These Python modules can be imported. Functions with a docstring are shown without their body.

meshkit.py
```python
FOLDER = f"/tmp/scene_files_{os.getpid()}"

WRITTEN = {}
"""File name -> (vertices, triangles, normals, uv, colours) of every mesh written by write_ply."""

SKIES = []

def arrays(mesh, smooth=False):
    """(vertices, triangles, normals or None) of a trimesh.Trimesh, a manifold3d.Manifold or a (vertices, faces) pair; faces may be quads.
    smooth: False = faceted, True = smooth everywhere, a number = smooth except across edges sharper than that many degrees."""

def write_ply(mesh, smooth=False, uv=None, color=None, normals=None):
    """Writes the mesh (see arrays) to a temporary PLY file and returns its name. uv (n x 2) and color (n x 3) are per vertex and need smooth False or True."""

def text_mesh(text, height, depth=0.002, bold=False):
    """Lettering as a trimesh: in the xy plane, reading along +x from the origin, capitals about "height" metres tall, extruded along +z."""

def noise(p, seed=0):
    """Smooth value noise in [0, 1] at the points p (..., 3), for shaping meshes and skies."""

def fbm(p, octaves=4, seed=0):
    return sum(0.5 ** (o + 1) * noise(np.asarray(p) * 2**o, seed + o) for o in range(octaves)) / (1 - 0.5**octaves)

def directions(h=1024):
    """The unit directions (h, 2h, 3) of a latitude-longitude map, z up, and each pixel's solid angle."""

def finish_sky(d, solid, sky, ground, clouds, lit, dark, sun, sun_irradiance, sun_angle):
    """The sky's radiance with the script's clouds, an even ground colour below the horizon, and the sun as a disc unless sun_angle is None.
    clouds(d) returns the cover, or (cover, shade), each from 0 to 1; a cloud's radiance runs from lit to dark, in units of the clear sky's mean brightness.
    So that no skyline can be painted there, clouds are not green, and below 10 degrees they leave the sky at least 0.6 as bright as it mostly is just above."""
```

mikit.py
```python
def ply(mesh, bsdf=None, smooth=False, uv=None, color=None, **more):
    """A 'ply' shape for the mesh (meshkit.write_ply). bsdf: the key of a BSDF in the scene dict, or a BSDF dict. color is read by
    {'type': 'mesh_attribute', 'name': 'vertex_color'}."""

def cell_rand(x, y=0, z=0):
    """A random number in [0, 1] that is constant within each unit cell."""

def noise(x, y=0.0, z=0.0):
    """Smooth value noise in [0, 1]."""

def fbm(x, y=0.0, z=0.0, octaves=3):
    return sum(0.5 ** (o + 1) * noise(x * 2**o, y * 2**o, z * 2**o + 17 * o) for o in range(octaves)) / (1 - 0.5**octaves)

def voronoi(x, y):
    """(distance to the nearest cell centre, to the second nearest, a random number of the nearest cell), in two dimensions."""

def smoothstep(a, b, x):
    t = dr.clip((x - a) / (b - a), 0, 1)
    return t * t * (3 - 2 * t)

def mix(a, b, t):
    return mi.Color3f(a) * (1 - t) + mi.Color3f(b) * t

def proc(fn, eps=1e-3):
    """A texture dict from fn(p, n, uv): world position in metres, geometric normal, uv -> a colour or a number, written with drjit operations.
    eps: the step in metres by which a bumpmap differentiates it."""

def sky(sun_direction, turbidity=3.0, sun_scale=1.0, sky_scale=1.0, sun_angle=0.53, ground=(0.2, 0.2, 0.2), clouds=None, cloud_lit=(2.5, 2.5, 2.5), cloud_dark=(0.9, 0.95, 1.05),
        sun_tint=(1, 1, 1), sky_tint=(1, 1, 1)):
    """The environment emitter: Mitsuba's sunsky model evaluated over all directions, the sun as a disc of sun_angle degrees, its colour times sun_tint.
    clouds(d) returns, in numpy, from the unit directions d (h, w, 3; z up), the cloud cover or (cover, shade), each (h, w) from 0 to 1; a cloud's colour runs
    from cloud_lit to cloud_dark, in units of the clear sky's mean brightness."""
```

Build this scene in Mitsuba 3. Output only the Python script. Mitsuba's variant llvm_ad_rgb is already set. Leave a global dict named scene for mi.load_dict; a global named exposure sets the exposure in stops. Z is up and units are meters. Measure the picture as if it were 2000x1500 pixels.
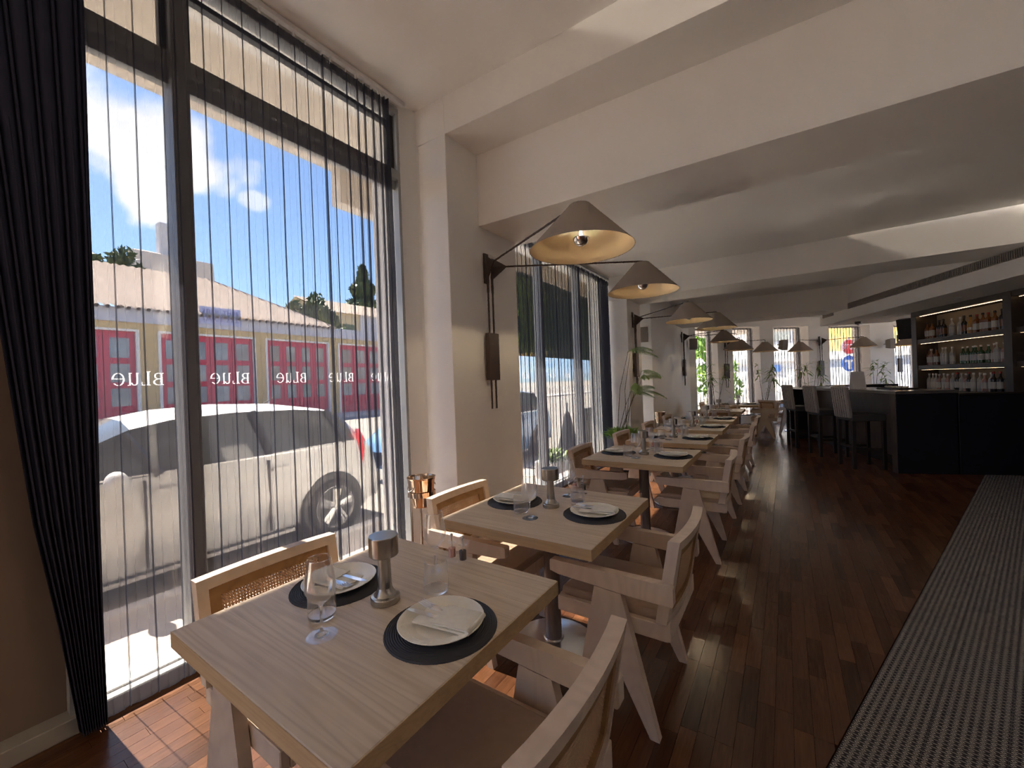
import math, random
import numpy as np, trimesh, drjit as dr, mitsuba as mi
import mikit, meshkit
from mikit import ply, proc, noise, fbm, smoothstep, mix, cell_rand
from shapely.geometry import Polygon, LineString, box as sbox
from trimesh.creation import extrude_polygon, revolve
T = mi.ScalarTransform4f
PI = math.pi
RNG = np.random.default_rng(11)
random.seed(5)
scene, labels = {}, {}

# ------------------------------------------------------------------ camera, sky, sun, exposure
EYE = np.array([0, 0, 1.44])
YAW, PITCH, ROLL, FPX = 0.592874657, 0.00151567, -0.03648, 794.28
_r = np.array([math.cos(YAW), math.sin(YAW), 0])
FWD = np.array([-math.sin(YAW) * math.cos(PITCH), math.cos(YAW) * math.cos(PITCH), -math.sin(PITCH)])
_u = np.cross(_r, FWD)
UP = -math.sin(ROLL) * _r + math.cos(ROLL) * _u
RIGHT = math.cos(ROLL) * _r + math.sin(ROLL) * _u
scene['camera'] = {'type': 'perspective', 'fov': math.degrees(2 * math.atan(1000 / FPX)), 'fov_axis': 'x', 'near_clip': 0.02, 'far_clip': 500,
                   'to_world': T().look_at(origin=EYE.tolist(), target=(EYE + FWD).tolist(), up=UP.tolist())}
SUN = np.array([-1, -0.06, 1.22])
exposure = 3.6


CLOUD = (FWD + RIGHT * (285 - 1000) / FPX + UP * (750 - 275) / FPX).tolist()   # where the big cloud stands in the sky


def clouds(d):
    c = np.array(CLOUD); c /= np.linalg.norm(c)
    a = np.cross([0, 0, 1], c); a /= np.linalg.norm(a)
    b = np.cross(c, a)
    n = meshkit.fbm(d * 9 + 3.1, 5, 2)
    def blob(cx, cy, rx, ry):
        x, y, z = d @ a, d @ b, d @ c
        r = np.sqrt(((x - cx) / rx) ** 2 + ((y - cy) / ry) ** 2)
        return np.where(z > 0, np.clip((1.0 - r + (n - 0.5) * 1.7) * 3.2, 0, 1), 0)
    cov = np.maximum(blob(-0.01, 0.0, 0.15, 0.085), blob(0.0, -0.08, 0.05, 0.06))
    cov = np.maximum(cov, 0.6 * blob(-0.155, -0.055, 0.03, 0.022))
    wide = np.clip((meshkit.fbm(d * np.array([3, 3, 6.0]) + 7, 5, 5) - 0.60) * 5, 0, 0.9)
    cov = np.maximum(cov, wide * (d[..., 2] > 0.05) * (np.abs(d @ c) < 0.75))
    return cov, np.clip((0.55 - n) * 1.5, 0, 0.5)


scene['sky'] = mikit.sky(SUN, turbidity=2.6, sun_scale=1.7, sky_scale=0.72, ground=(0.3, 0.28, 0.25), clouds=clouds, cloud_lit=(2.6, 2.6, 2.65), cloud_dark=(1.3, 1.35, 1.5), sky_tint=(0.90, 0.96, 1.10), sun_tint=(0.93, 0.98, 1.07))

# ------------------------------------------------------------------ materials


def two(b):
    return {'type': 'twosided', 'bsdf': b}


def col(c):
    return c if isinstance(c, dict) else {'type': 'rgb', 'value': list(c)}


def mat(name, c, rough=0.5, metallic=0.0, spec=0.5, **k):
    scene['mat_' + name] = two({'type': 'principled', 'base_color': col(c), 'roughness': rough, 'metallic': metallic, 'specular': spec, **k})
    return name


def flat(name, c):
    scene['mat_' + name] = two({'type': 'diffuse', 'reflectance': col(c)})
    return name


def oak_fn(base, dark, sx, sy, sz, amt=1.0):
    def fn(p, n, uv):
        x, y, z = p.x * sx, p.y * sy, p.z * sz
        w = fbm(x * 0.35, y * 0.35, z * 0.35, 3)
        g = noise(x * 1.0 + w * 5, y * 1.0 + w * 2, z)
        ring = 0.5 + 0.5 * dr.sin((y * 0.55 + z * 0.55 + 7 * w) * 6.28)
        f = noise(x * 3, y * 5, z * 5)
        t = dr.clip((0.35 * ring * ring + 0.35 * g + 0.3 * f) * amt, 0, 1)
        return mix(base, dark, t)
    return fn


mat('oak_top', proc(oak_fn((.62, .52, .405), (.45, .355, .255), 2.6, 55, 55)), .42, spec=.4)
mat('oak_edge', proc(oak_fn((.50, .36, .21), (.40, .27, .145), 3, 30, 60)), .5, spec=.3)
mat('oak_pale', proc(oak_fn((.60, .49, .40), (.51, .405, .325), 16, 16, 5, .9)), .5, spec=.35)
mat('oak_brown', proc(oak_fn((.33, .19, .085), (.24, .13, .055), 14, 14, 14)), .5, spec=.3)
mat('cane', (.50, .33, .20), .6)
mat('leather', proc(lambda p, n, uv: mix((.36, .265, .20), (.31, .225, .165), fbm(p.x * 60, p.y * 60, p.z * 60, 3))), .45, spec=.4)
flat('wall_white', (.85, .838, .812))
flat('wall_brown', (.24, .185, .145))
flat('plinth_grey', (.34, .32, .28))
mat('frame_grey', (.33, .34, .345), .45, spec=.4)
mat('frame_black', (.03, .032, .035), .5)
mat('rail_white', (.75, .75, .74), .4)
mat('lamp_brown', (.045, .028, .022), .45)
flat('shade_taupe', (.335, .285, .24))
mat('shade_gold', (.86, .69, .43), .5, spec=.4)
mat('chrome', (.85, .85, .86), .08, metallic=1.0)
mat('steel', (.44, .415, .375), .24, metallic=1.0)
mat('steel_base', (.72, .73, .75), .2, metallic=1.0)
mat('copper', (.78, .63, .50), .10, metallic=1.0)
mat('column_grey', (.17, .14, .125), .4, metallic=.3)
mat('porcelain', (.80, .77, .68), .16, spec=.5)
mat('napkin', proc(lambda p, n, uv: mix((.80, .78, .70), (.70, .68, .60), fbm(p.x * 90, p.y * 90, p.z * 90, 2))), .9, spec=.1)
mat('woven_mat', (.032, .034, .042), .62, spec=.4)
mat('salt', (.62, .33, .25), .7)
mat('pepper', (.03, .026, .022), .7)
mat('navy', (.006, .0075, .014), .4, spec=.4)
mat('navy_wood', proc(lambda p, n, uv: mix((.075, .062, .052), (.05, .04, .034), fbm(p.x * 30, p.y * 30, p.z * 6, 3))), .45, spec=.4)
mat('black_wood', (.018, .015, .013), .4, spec=.5)
mat('bar_top', (.11, .105, .10), .12, spec=.6)
flat('shelf_back', (.26, .225, .175))
mat('stool_stripe', proc(lambda p, n, uv: mix((.34, .31, .29), (.22, .20, .19), noise(p.x * 300, p.y * 300, p.z * 4))), .8)
mat('stool_dark', (.035, .036, .04), .55)
mat('plastic_grey', (.23, .21, .18), .5)
mat('paper', (.80, .78, .80), .8)
mat('leaf', proc(lambda p, n, uv: mix((.10, .19, .045), (.20, .28, .07), noise(p.x * 9, p.y * 9, p.z * 9))), .45)
mat('leaf_bright', proc(lambda p, n, uv: mix((.16, .33, .05), (.30, .46, .10), noise(p.x * 25, p.y * 25, p.z * 25))), .45)
mat('leaf_dark', proc(lambda p, n, uv: mix((.045, .075, .03), (.10, .14, .05), noise(p.x * 3, p.y * 3, p.z * 3))), .6)
mat('stem', (.11, .085, .045), .7)
mat('pot_slate', proc(lambda p, n, uv: mix((.075, .085, .115), (.05, .057, .08), fbm(p.x * 25, p.y * 25, p.z * 9, 3))), .6)
mat('soil', (.05, .035, .025), .95)
mat('letter_white', (.85, .86, .88), .6)
mat('red_paint', proc(lambda p, n, uv: mix((.52, .045, .075), (.44, .035, .06), fbm(p.y * 2, p.z * 2, 0.0, 3))), .5)
mat('door_pane', proc(lambda p, n, uv: mix((.30, .33, .315), (.17, .19, .18), noise(p.y * 1.5, p.z * 2.0, 1.0))), .15, spec=.5)
flat('white_trim', (.72, .68, .60))
flat('ochre', (.55, .40, .19))
flat('cornice_grey', (.50, .50, .52))
flat('roof_tile', proc(lambda p, n, uv: mix((.45, .385, .325), (.36, .30, .25), fbm(p.x * 1.4, p.y * 3, p.z, 3))))
flat('cream_house', (.55, .46, .28))
flat('grey_house', (.56, .56, .57))
flat('sign_blue', (.42, .44, .60))
flat('ink_blue', (.12, .12, .30))
flat('beige_stucco', (.62, .565, .50))
flat('asphalt', proc(lambda p, n, uv: mix((.30, .285, .265), (.25, .24, .225), fbm(p.x * 6, p.y * 6, 0.0, 2))))
flat('paving', proc(lambda p, n, uv: mix((.58, .53, .47), (.50, .455, .40), fbm(p.x * 8, p.y * 8, 0.0, 2))))
flat('kerb', (.62, .60, .57))
mat('car_white', (.46, .465, .47), .25, clearcoat=.6)
mat('car_blue', (.10, .24, .48), .25, clearcoat=.6)
mat('car_glass', (.055, .06, .062), .06, spec=.9)
mat('tyre', (.025, .025, .026), .8)
mat('alloy', (.62, .62, .62), .35, metallic=.8)
mat('tail_red', (.55, .02, .03), .3)
flat('hedge_screen', proc(lambda p, n, uv: mix((.042, .066, .066), (.07, .10, .09), fbm(p.y * 6, p.z * 5, p.x, 3))))
flat('orange_wall', (.80, .45, .15))
flat('white_house', (.82, .82, .80))
flat('bluegrey_wall', (.46, .50, .58))
mat('sign_red', (.75, .05, .05), .5)
mat('sign_blue_bright', (.04, .14, .58), .5)
mat('pole_grey', (.45, .46, .47), .4, metallic=.6)
flat('grille_grey', (.30, .27, .25))
flat('plank_base', (.022, .012, .008))
flat('tile_joint', (.10, .10, .11))
scene['mat_pane_glass'] = {'type': 'thindielectric', 'int_ior': 1.5}
scene['mat_crystal'] = {'type': 'thindielectric', 'int_ior': 1.55}
scene['mat_glass_solid'] = {'type': 'dielectric', 'int_ior': 1.5, 'ext_ior': 1.0}
scene['mat_letter_film'] = {'type': 'principledthin', 'base_color': {'type': 'rgb', 'value': [.95, .95, .97]}, 'roughness': .7, 'diff_trans': 1.5}
def veil(o, c, dt=1.0):
    return {'type': 'mask', 'opacity': o, 'bsdf': {'type': 'principledthin', 'base_color': {'type': 'rgb', 'value': c}, 'roughness': .9, 'diff_trans': dt, 'eta': 1.1}}


scene['mat_sheer_dark'] = veil(.42, [.038, .039, .052])
scene['mat_sheer_pleat'] = veil(.72, [.055, .06, .085])
flat('sheer_fold', (.045, .05, .078))
flat('sheer_fold_light', (.16, .16, .18))
scene['mat_sheer_light'] = {'type': 'mask', 'opacity': 0.20, 'bsdf': two({'type': 'diffuse', 'reflectance': {'type': 'rgb', 'value': [.12, .12, .14]}})}


def plank_fn(p, n, uv):
    t = uv.x
    g = noise(p.x * 95, p.y * 5 + t * 37, 0.3)
    f = noise(p.x * 260, p.y * 22, t * 9)
    c = mix((.034, .0125, .0062), (.135, .058, .026), dr.clip(t * 0.75 + 0.25 * g, 0, 1))
    return c * (0.78 + 0.34 * f)


mat('parquet', proc(plank_fn), .23, spec=.45)


def parquet_far(p, n, uv):
    cx = dr.floor(p.x / .065)
    t = cell_rand(cx, dr.floor((p.y + cell_rand(cx, 3.0) * .4) / .42), 1.0)
    return mix((.034, .0125, .0062), (.135, .058, .026), t * .8 + .1)


mat('parquet_far', proc(parquet_far), .23, spec=.45)


def tile_fn(p, n, uv):
    a, b = uv.x * 8, uv.y * 8
    x, y = a - dr.floor(a) - .5, b - dr.floor(b) - .5
    m = dr.abs(x) * 1.9 + dr.abs(y) * 2.05
    light = dr.select(m < .24, 0.0, dr.select(m < .70, 1.0, dr.select(dr.abs(y) > .37, .62, 0.0)))
    return mix((.018, .017, .024), (.36, .335, .31), light)


mat('patterned_tile', proc(tile_fn), .45, spec=.3)
GLASSCOL = {}
for nm, c in dict(bottle_green=(.02, .07, .025), bottle_amber=(.16, .055, .012), bottle_dark=(.012, .010, .012), bottle_clear=(.36, .36, .35), bottle_gold=(.36, .20, .03), bottle_pink=(.34, .20, .18), label_white=(.48, .47, .45), cap_black=(.02, .02, .022), cap_red=(.30, .03, .03), cap_silver=(.6, .6, .6)).items():
    mat(nm, c, .18 if nm.startswith('bottle') else .5, spec=.6)

# ------------------------------------------------------------------ mesh helpers


def cat(*ms):
    ms = [m for m in (ms[0] if len(ms) == 1 and isinstance(ms[0], list) else ms)]
    return trimesh.util.concatenate(ms)


def box(x0, x1, y0, y1, z0, z1, c=0.0):
    if c <= 0:
        m = trimesh.creation.box((abs(x1 - x0), abs(y1 - y0), abs(z1 - z0)))
        m.apply_translation(((x0 + x1) / 2, (y0 + y1) / 2, (z0 + z1) / 2))
        return m
    h = np.array([abs(x1 - x0), abs(y1 - y0), abs(z1 - z0)]) / 2
    pts = []
    for s in np.ndindex(2, 2, 2):
        s = np.array(s) * 2 - 1
        for k in range(3):
            q = h - c
            q[k] = h[k]
            pts.append(s * q)
    m = trimesh.Trimesh(*_hull(np.array(pts)), process=False)
    m.apply_translation(((x0 + x1) / 2, (y0 + y1) / 2, (z0 + z1) / 2))
    return m


def _hull(pts):
    h = trimesh.convex.convex_hull(pts)
    return np.array(h.vertices), np.array(h.faces)


def hull(pts):
    return trimesh.Trimesh(*_hull(np.asarray(pts, float)), process=False)


def ext(poly, depth):
    poly = poly if hasattr(poly, 'exterior') else Polygon(poly)
    return extrude_polygon(poly, depth, engine='earcut')


def prism_xz(poly, y0, y1):
    """Polygon given in (x, z), extruded from y0 to y1."""
    m = ext(poly, y1 - y0)
    v = m.vertices.copy()
    m.vertices = np.stack([v[:, 0], y1 - v[:, 2], v[:, 1]], 1)
    return m


def prism_xy(poly, z0, z1):
    m = ext(poly, z1 - z0)
    m.apply_translation((0, 0, z0))
    return m


def lathe(prof, n=32):
    return revolve(np.array(prof, float), sections=n)


def tube(pts, r, n=10, caps=True):
    p = np.asarray(pts, float)
    r = np.broadcast_to(r, (len(p),))
    t = np.gradient(p, axis=0)
    t /= np.linalg.norm(t, axis=1, keepdims=True) + 1e-12
    ref = np.array([0, 0, 1.0]) if np.abs(t[:, 2]).max() < .95 else np.array([0.3, 1, 0.1])
    a = np.cross(t, ref); a /= np.linalg.norm(a, axis=1, keepdims=True) + 1e-12
    b = np.cross(t, a)
    ang = np.arange(n) * 2 * PI / n
    v = p[:, None] + r[:, None, None] * (np.cos(ang)[None, :, None] * a[:, None] + np.sin(ang)[None, :, None] * b[:, None])
    v = v.reshape(-1, 3)
    f = []
    for i in range(len(p) - 1):
        for j in range(n):
            q = [i * n + j, i * n + (j + 1) % n, (i + 1) * n + (j + 1) % n, (i + 1) * n + j]
            f += [[q[0], q[1], q[2]], [q[0], q[2], q[3]]]
    if caps:
        v = np.vstack([v, p[:1], p[-1:]])
        k = len(v) - 2
        for j in range(n):
            f += [[k, (j + 1) % n, j], [k + 1, (len(p) - 1) * n + j, (len(p) - 1) * n + (j + 1) % n]]
    m = trimesh.Trimesh(v, f, process=False)
    m.fix_normals() if False else None
    return m


def grid(P):
    """A (rows, cols, 3) lattice of points as a surface."""
    P = np.asarray(P, float)
    r, c = P.shape[:2]
    i, j = np.meshgrid(np.arange(r - 1), np.arange(c - 1), indexing='ij')
    a = i * c + j
    q = np.stack([a, a + 1, a + c + 1, a + c], -1).reshape(-1, 4)
    return trimesh.Trimesh(P.reshape(-1, 3), np.vstack([q[:, [0, 1, 2]], q[:, [0, 2, 3]]]), process=False)


def moved(m, x=0, y=0, z=0, rz=0, ry=0, rx=0):
    m = m.copy()
    for a, ax in ((rx, (1, 0, 0)), (ry, (0, 1, 0)), (rz, (0, 0, 1))):
        if a:
            m.apply_transform(trimesh.transformations.rotation_matrix(a, ax))
    m.apply_translation((x, y, z))
    return m


_count = {}


def numbered(key):
    n = _count.get(key, 0)
    _count[key] = n + 1
    return key if n == 0 else f'{key}_{n:03d}'


def ent(key, mesh, m, smooth=False, M=None, **k):
    d = ply(mesh, 'mat_' + m, smooth, **k)
    if M is not None:
        d['to_world'] = M
    scene[key] = d
    return key


def thing(name, label, category, group=None):
    key = numbered(name)
    labels[key] = {'label': label, 'category': category}
    if group:
        labels[key]['group'] = group
    return key


def part(t, name, mesh, m, smooth=False, M=None, label=None, kind=None, **k):
    key = numbered(t + '__' + name)
    ent(key, mesh, m, smooth, M, **k)
    if label or kind:
        labels[key] = {}
        if label: labels[key]['label'] = label
        if kind: labels[key]['kind'] = kind
    return key


def struct(name, mesh, m, label, smooth=False, **k):
    key = numbered(name)
    if mesh is not None:
        ent(key, mesh, m, smooth, **k)
    labels[key] = {'label': label, 'kind': 'structure'}
    return key


class Proto:
    def __init__(self): self.parts = []
    def add(self, name, mesh, m, smooth=False, label=None, **k):
        self.parts.append((name, ply(mesh, 'mat_' + m, smooth, **k), label))
        return self
    def put(self, name, M, label, category, group=None, skip=()):
        t = thing(name, label, category, group)
        seen = {}
        for pn, d, lb in self.parts:
            if pn in skip: continue
            if pn == '':
                scene[t] = {**d, 'to_world': M}
                continue
            segs = pn.split('__')
            n = seen.get(pn, 0); seen[pn] = n + 1
            key = t + '__' + pn + (f'_{n:03d}' if n else '')
            scene[key] = {**d, 'to_world': M}
            if lb: labels[key] = {'label': lb}
        return t


def at(x, y, z=0.0, deg=0.0, s=1.0):
    M = T().translate([float(x), float(y), float(z)]).rotate([0, 0, 1], float(deg))
    return M.scale(float(s)) if s != 1.0 else M


ORD = ['nearest', 'second', 'third', 'fourth', 'fifth', 'sixth', 'seventh', 'eighth', 'ninth']

# bar frame: origin at the bar's near front corner, u along the bar's front away from the camera, w across it
BO = np.array([1.25, 7.613]); BU = np.array([-.345, .939]); BU /= np.linalg.norm(BU); BW = np.array([BU[1], -BU[0]])
BAR_DEG = math.degrees(math.atan2(BU[1], BU[0]))


def bw(u, w):
    q = BO + BU * u + BW * w
    return float(q[0]), float(q[1])


def BM(u=0, w=0, z=0):
    """Local x along u, local y to the left of u (that is -w)."""
    x, y = bw(u, w)
    return at(x, y, z, BAR_DEG)


def bbox(u0, u1, w0, w1, z0, z1, c=0.0):
    """A box in bar coordinates, in world space."""
    m = box(u0, u1, -w1, -w0, z0, z1, c)
    m.apply_transform(trimesh.transformations.rotation_matrix(math.radians(BAR_DEG), (0, 0, 1)))
    m.apply_translation((BO[0], BO[1], 0))
    return m


# ------------------------------------------------------------------ floor
TO, TE = np.array([.083, 1.837]), np.array([.32, .947]); TE /= np.linalg.norm(TE); TV = np.array([TE[1], -TE[0]])


def tile_across(x, y):
    return (x - TO[0]) * TV[0] + (y - TO[1]) * TV[1]


PX0, PX1, PY0, PY1 = -2.55, 2.35, 0.15, 8.6
slab = cat(box(-2.75, 9.5, -9.3, 19, -.14, -.012))
fl = struct('floor', slab, 'plank_base', 'dark glossy hardwood strip floor of the dining room')
far = cat(box(-2.7, PX1, -9.2, PY0, -.012, 0), box(-2.7, PX0, PY0, PY1, -.012, 0), box(PX1, 9.4, -9.2, 18.5, -.012, -.0005), box(-2.7, PX1, PY1, 18.5, -.012, 0))
part(fl, 'far_parquet', far, 'parquet_far', label='strip parquet too far away to tell the strips apart')
planks = []
PW = .065
for i in range(int((PX1 - PX0) / PW)):
    x0 = PX0 + i * PW
    y = PY0 - RNG.uniform(0, .4)
    while y < PY1:
        L = RNG.uniform(.32, .5)
        y0, y1 = max(y, PY0), min(y + L, PY1)
        y += L
        if y1 - y0 < .03: continue
        ta = [tile_across(x0 + PW * a, b) for a in (0, 1) for b in (y0, y1)]
        if min(ta) > 0: continue
        g = .0007
        if max(ta) > 0:
            q = sbox(x0 + g, y0 + g, x0 + PW - g, y1 - g).intersection(Polygon([TO - TE * 5 - TV * .004, TO + TE * 12 - TV * .004, TO + TE * 12 - TV * 9, TO - TE * 5 - TV * 9]))
            if q.is_empty or q.area < 1e-4: continue
            m = prism_xy(q, -.012, 0)
        else:
            m = box(x0 + g, x0 + PW - g, y0 + g, y1 - g, -.012, RNG.uniform(-.0004, 0))
        c = np.array([x0 + PW / 2, (y0 + y1) / 2, 0]) - EYE
        zc = c @ FWD
        px, py = 1000 + FPX * (c @ RIGHT) / zc, 750 - FPX * (c @ UP) / zc
        size = (y1 - y0) * PW / zc ** 2 * 1.44 / max(zc, .3) if zc > .3 and -30 < px < 2030 and py < 1530 else 0
        # floor under the tables and chairs is hidden: the open aisle shows the planks largest
        if -1.5 < c[0] < -.45 : size *= .25
        planks.append((size, m, float(np.clip(RNG.normal(.45, .26), 0, 1))))
planks.sort(key=lambda q: -q[0])
for s, m, tone in planks[:300]:
    part(fl, 'plank', m, 'parquet', uv=np.tile([tone, 0], (len(m.vertices), 1)))
rest = planks[300:]
part(fl, 'small_planks', cat([m for _, m, _ in rest]), 'parquet', label='strip parquet further along the room', kind='stuff', uv=np.vstack([np.tile([t, 0], (len(m.vertices), 1)) for _, m, t in rest]))
# patterned cement tiles along the camera's right
joint = prism_xy(Polygon([TO - TE * 1.2, TO + TE * 6.93, TO + TE * 6.70 + TV * .8, TO - TE * 1.2 + TV * .8]), -.011, -.0015)
tf = struct('floor_tile_strip', joint, 'tile_joint', 'strip of black and white diamond patterned cement tiles beside the parquet')
TS = .2
_tu = None
for i in range(-4, 34):
    for j in range(4):
        a0, b0 = i * TS + .05, j * TS
        c2 = TO + TE * (a0 + TS / 2) + TV * (b0 + TS / 2)
        if a0 + TS > 6.93 - (b0 + TS) * .29: continue
        c = np.array([*c2, 0]) - EYE
        zc = c @ FWD
        if zc < .3: continue
        px = 1000 + FPX * (c @ RIGHT) / zc
        if px > 2120: continue
        g = .0012
        m = box(g, TS - g, g, TS - g, -.009, .0006, .0008)
        v = m.vertices.copy()
        uv = np.stack([v[:, 1] / TS, v[:, 0] / TS], 1)
        p = TO[None] + TE[None] * (a0 + v[:, :1]) + TV[None] * (b0 + v[:, 1:2])
        m.vertices = np.column_stack([p, v[:, 2]])
        m.invert()
        part(tf, 'tile', m, 'patterned_tile', uv=uv)

# ------------------------------------------------------------------ room shell
XW, XG, XP = -2.60, -2.66, -2.232      # inner face of the window frames, glass, room face of the piers
wl = struct('wall_left', box(-2.95, -2.66, -1.0, .40, -.2, 4.0), 'wall_brown', 'window side wall of white piers between tall windows')
part(wl, 'pier', box(-2.95, XP, -5.6, -5.0, -.2, 4.0), 'wall_white')
part(wl, 'parapet', box(-2.95, -2.66, -9.3, -1.0, 3.6, 4.0), 'wall_white')
struct('baseboard_left', box(-2.70, -2.57, -1.0, .45, 0, .075, .004), 'plinth_grey', 'grey plinth at the foot of the brown wall panel')
def pier(y0, y1, lab):
    part(wl, 'pier', box(-2.95, XP, y0, y1, -.2, 4.0, .004), 'wall_white', label=lab)
pier(2.47, 3.46, 'white pier carrying the nearest wall lamp')
pier(6.93, 7.68, 'white pier beside the potted palm')
pier(8.42, 12.28, 'white wall pier beyond the second window')
part(wl, 'reveal', prism_xy(Polygon([(-2.95, 2.30), (-2.60, 2.315), (-2.558, 2.459), (-2.53, 2.475), (-2.95, 2.6)]), -.2, 4.0), 'wall_white')
part(wl, 'lintel', box(-2.95, -2.60, .4, 2.4, 3.74, 4.0), 'wall_white')
part(wl, 'lintel', box(-2.95, -2.60, 3.4, 7.0, 3.2, 4.0), 'wall_white')
part(wl, 'lintel', box(-2.95, -2.60, 7.6, 8.5, 2.82, 4.0), 'wall_white')
# end wall (diagonal)
S0, S1 = np.array([-2.23, 12.3]), np.array([2.8, 17.0])
SD = (S1 - S0) / np.linalg.norm(S1 - S0); SN = np.array([-SD[1], SD[0]])   # SN points outdoors
END_DEG = math.degrees(math.atan2(SD[1], SD[0]))


def ebox(s0, s1, n0, n1, z0, z1, c=0.0):
    m = box(s0, s1, n0, n1, z0, z1, c)
    m.apply_transform(trimesh.transformations.rotation_matrix(math.radians(END_DEG), (0, 0, 1)))
    m.apply_translation((S0[0], S0[1], 0))
    return m


we = struct('wall_end', ebox(-.3, 10.5, .0, .5, 2.83, 4.0), 'wall_white', 'far end wall of narrow piers between bright windows')
for s0, s1 in ((-.4, .19), (.88, 1.36), (2.24, 2.69), (3.86, 4.56), (6.0, 6.88), (8.2, 9.0)):
    part(we, 'pier', ebox(s0, s1, 0, .55, -.1, 3.0, .004), 'wall_white')
part(we, 'sill', ebox(-.3, 10.5, .30, .5, -.1, .22), 'wall_white')
wx0, wy0 = bw(-13.5, 2.12); wx1, wy1 = bw(10.5, 2.12)
wr = struct('wall_right', bbox(-18.5, 2.58, 2.12, 2.3, -.1, 4.0), 'wall_white', 'white wall behind the bar')
part(wr, 'return_wall', bbox(2.48, 2.58, 2.3, 7.5, -.1, 4.0), 'wall_white')
struct('wall_back', box(-2.9, 9.5, -9.45, -9.2, -.1, 4.0), 'wall_white', 'white wall behind the viewpoint')

ce = struct('ceiling', box(-2.95, 9.5, -9.4, 2.5, 3.78, 3.95), 'wall_white', 'white stepped ceiling with deep beams')
SK = .033


def beam(y0, y1, z0, lab):
    m = prism_xy(Polygon([(-2.6, y0), (9.5, y0 + SK * 12), (9.5, y1 + SK * 12), (-2.6, y1)]), z0, 4.0)
    part(ce, 'beam', m, 'wall_white', label=lab)


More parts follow.
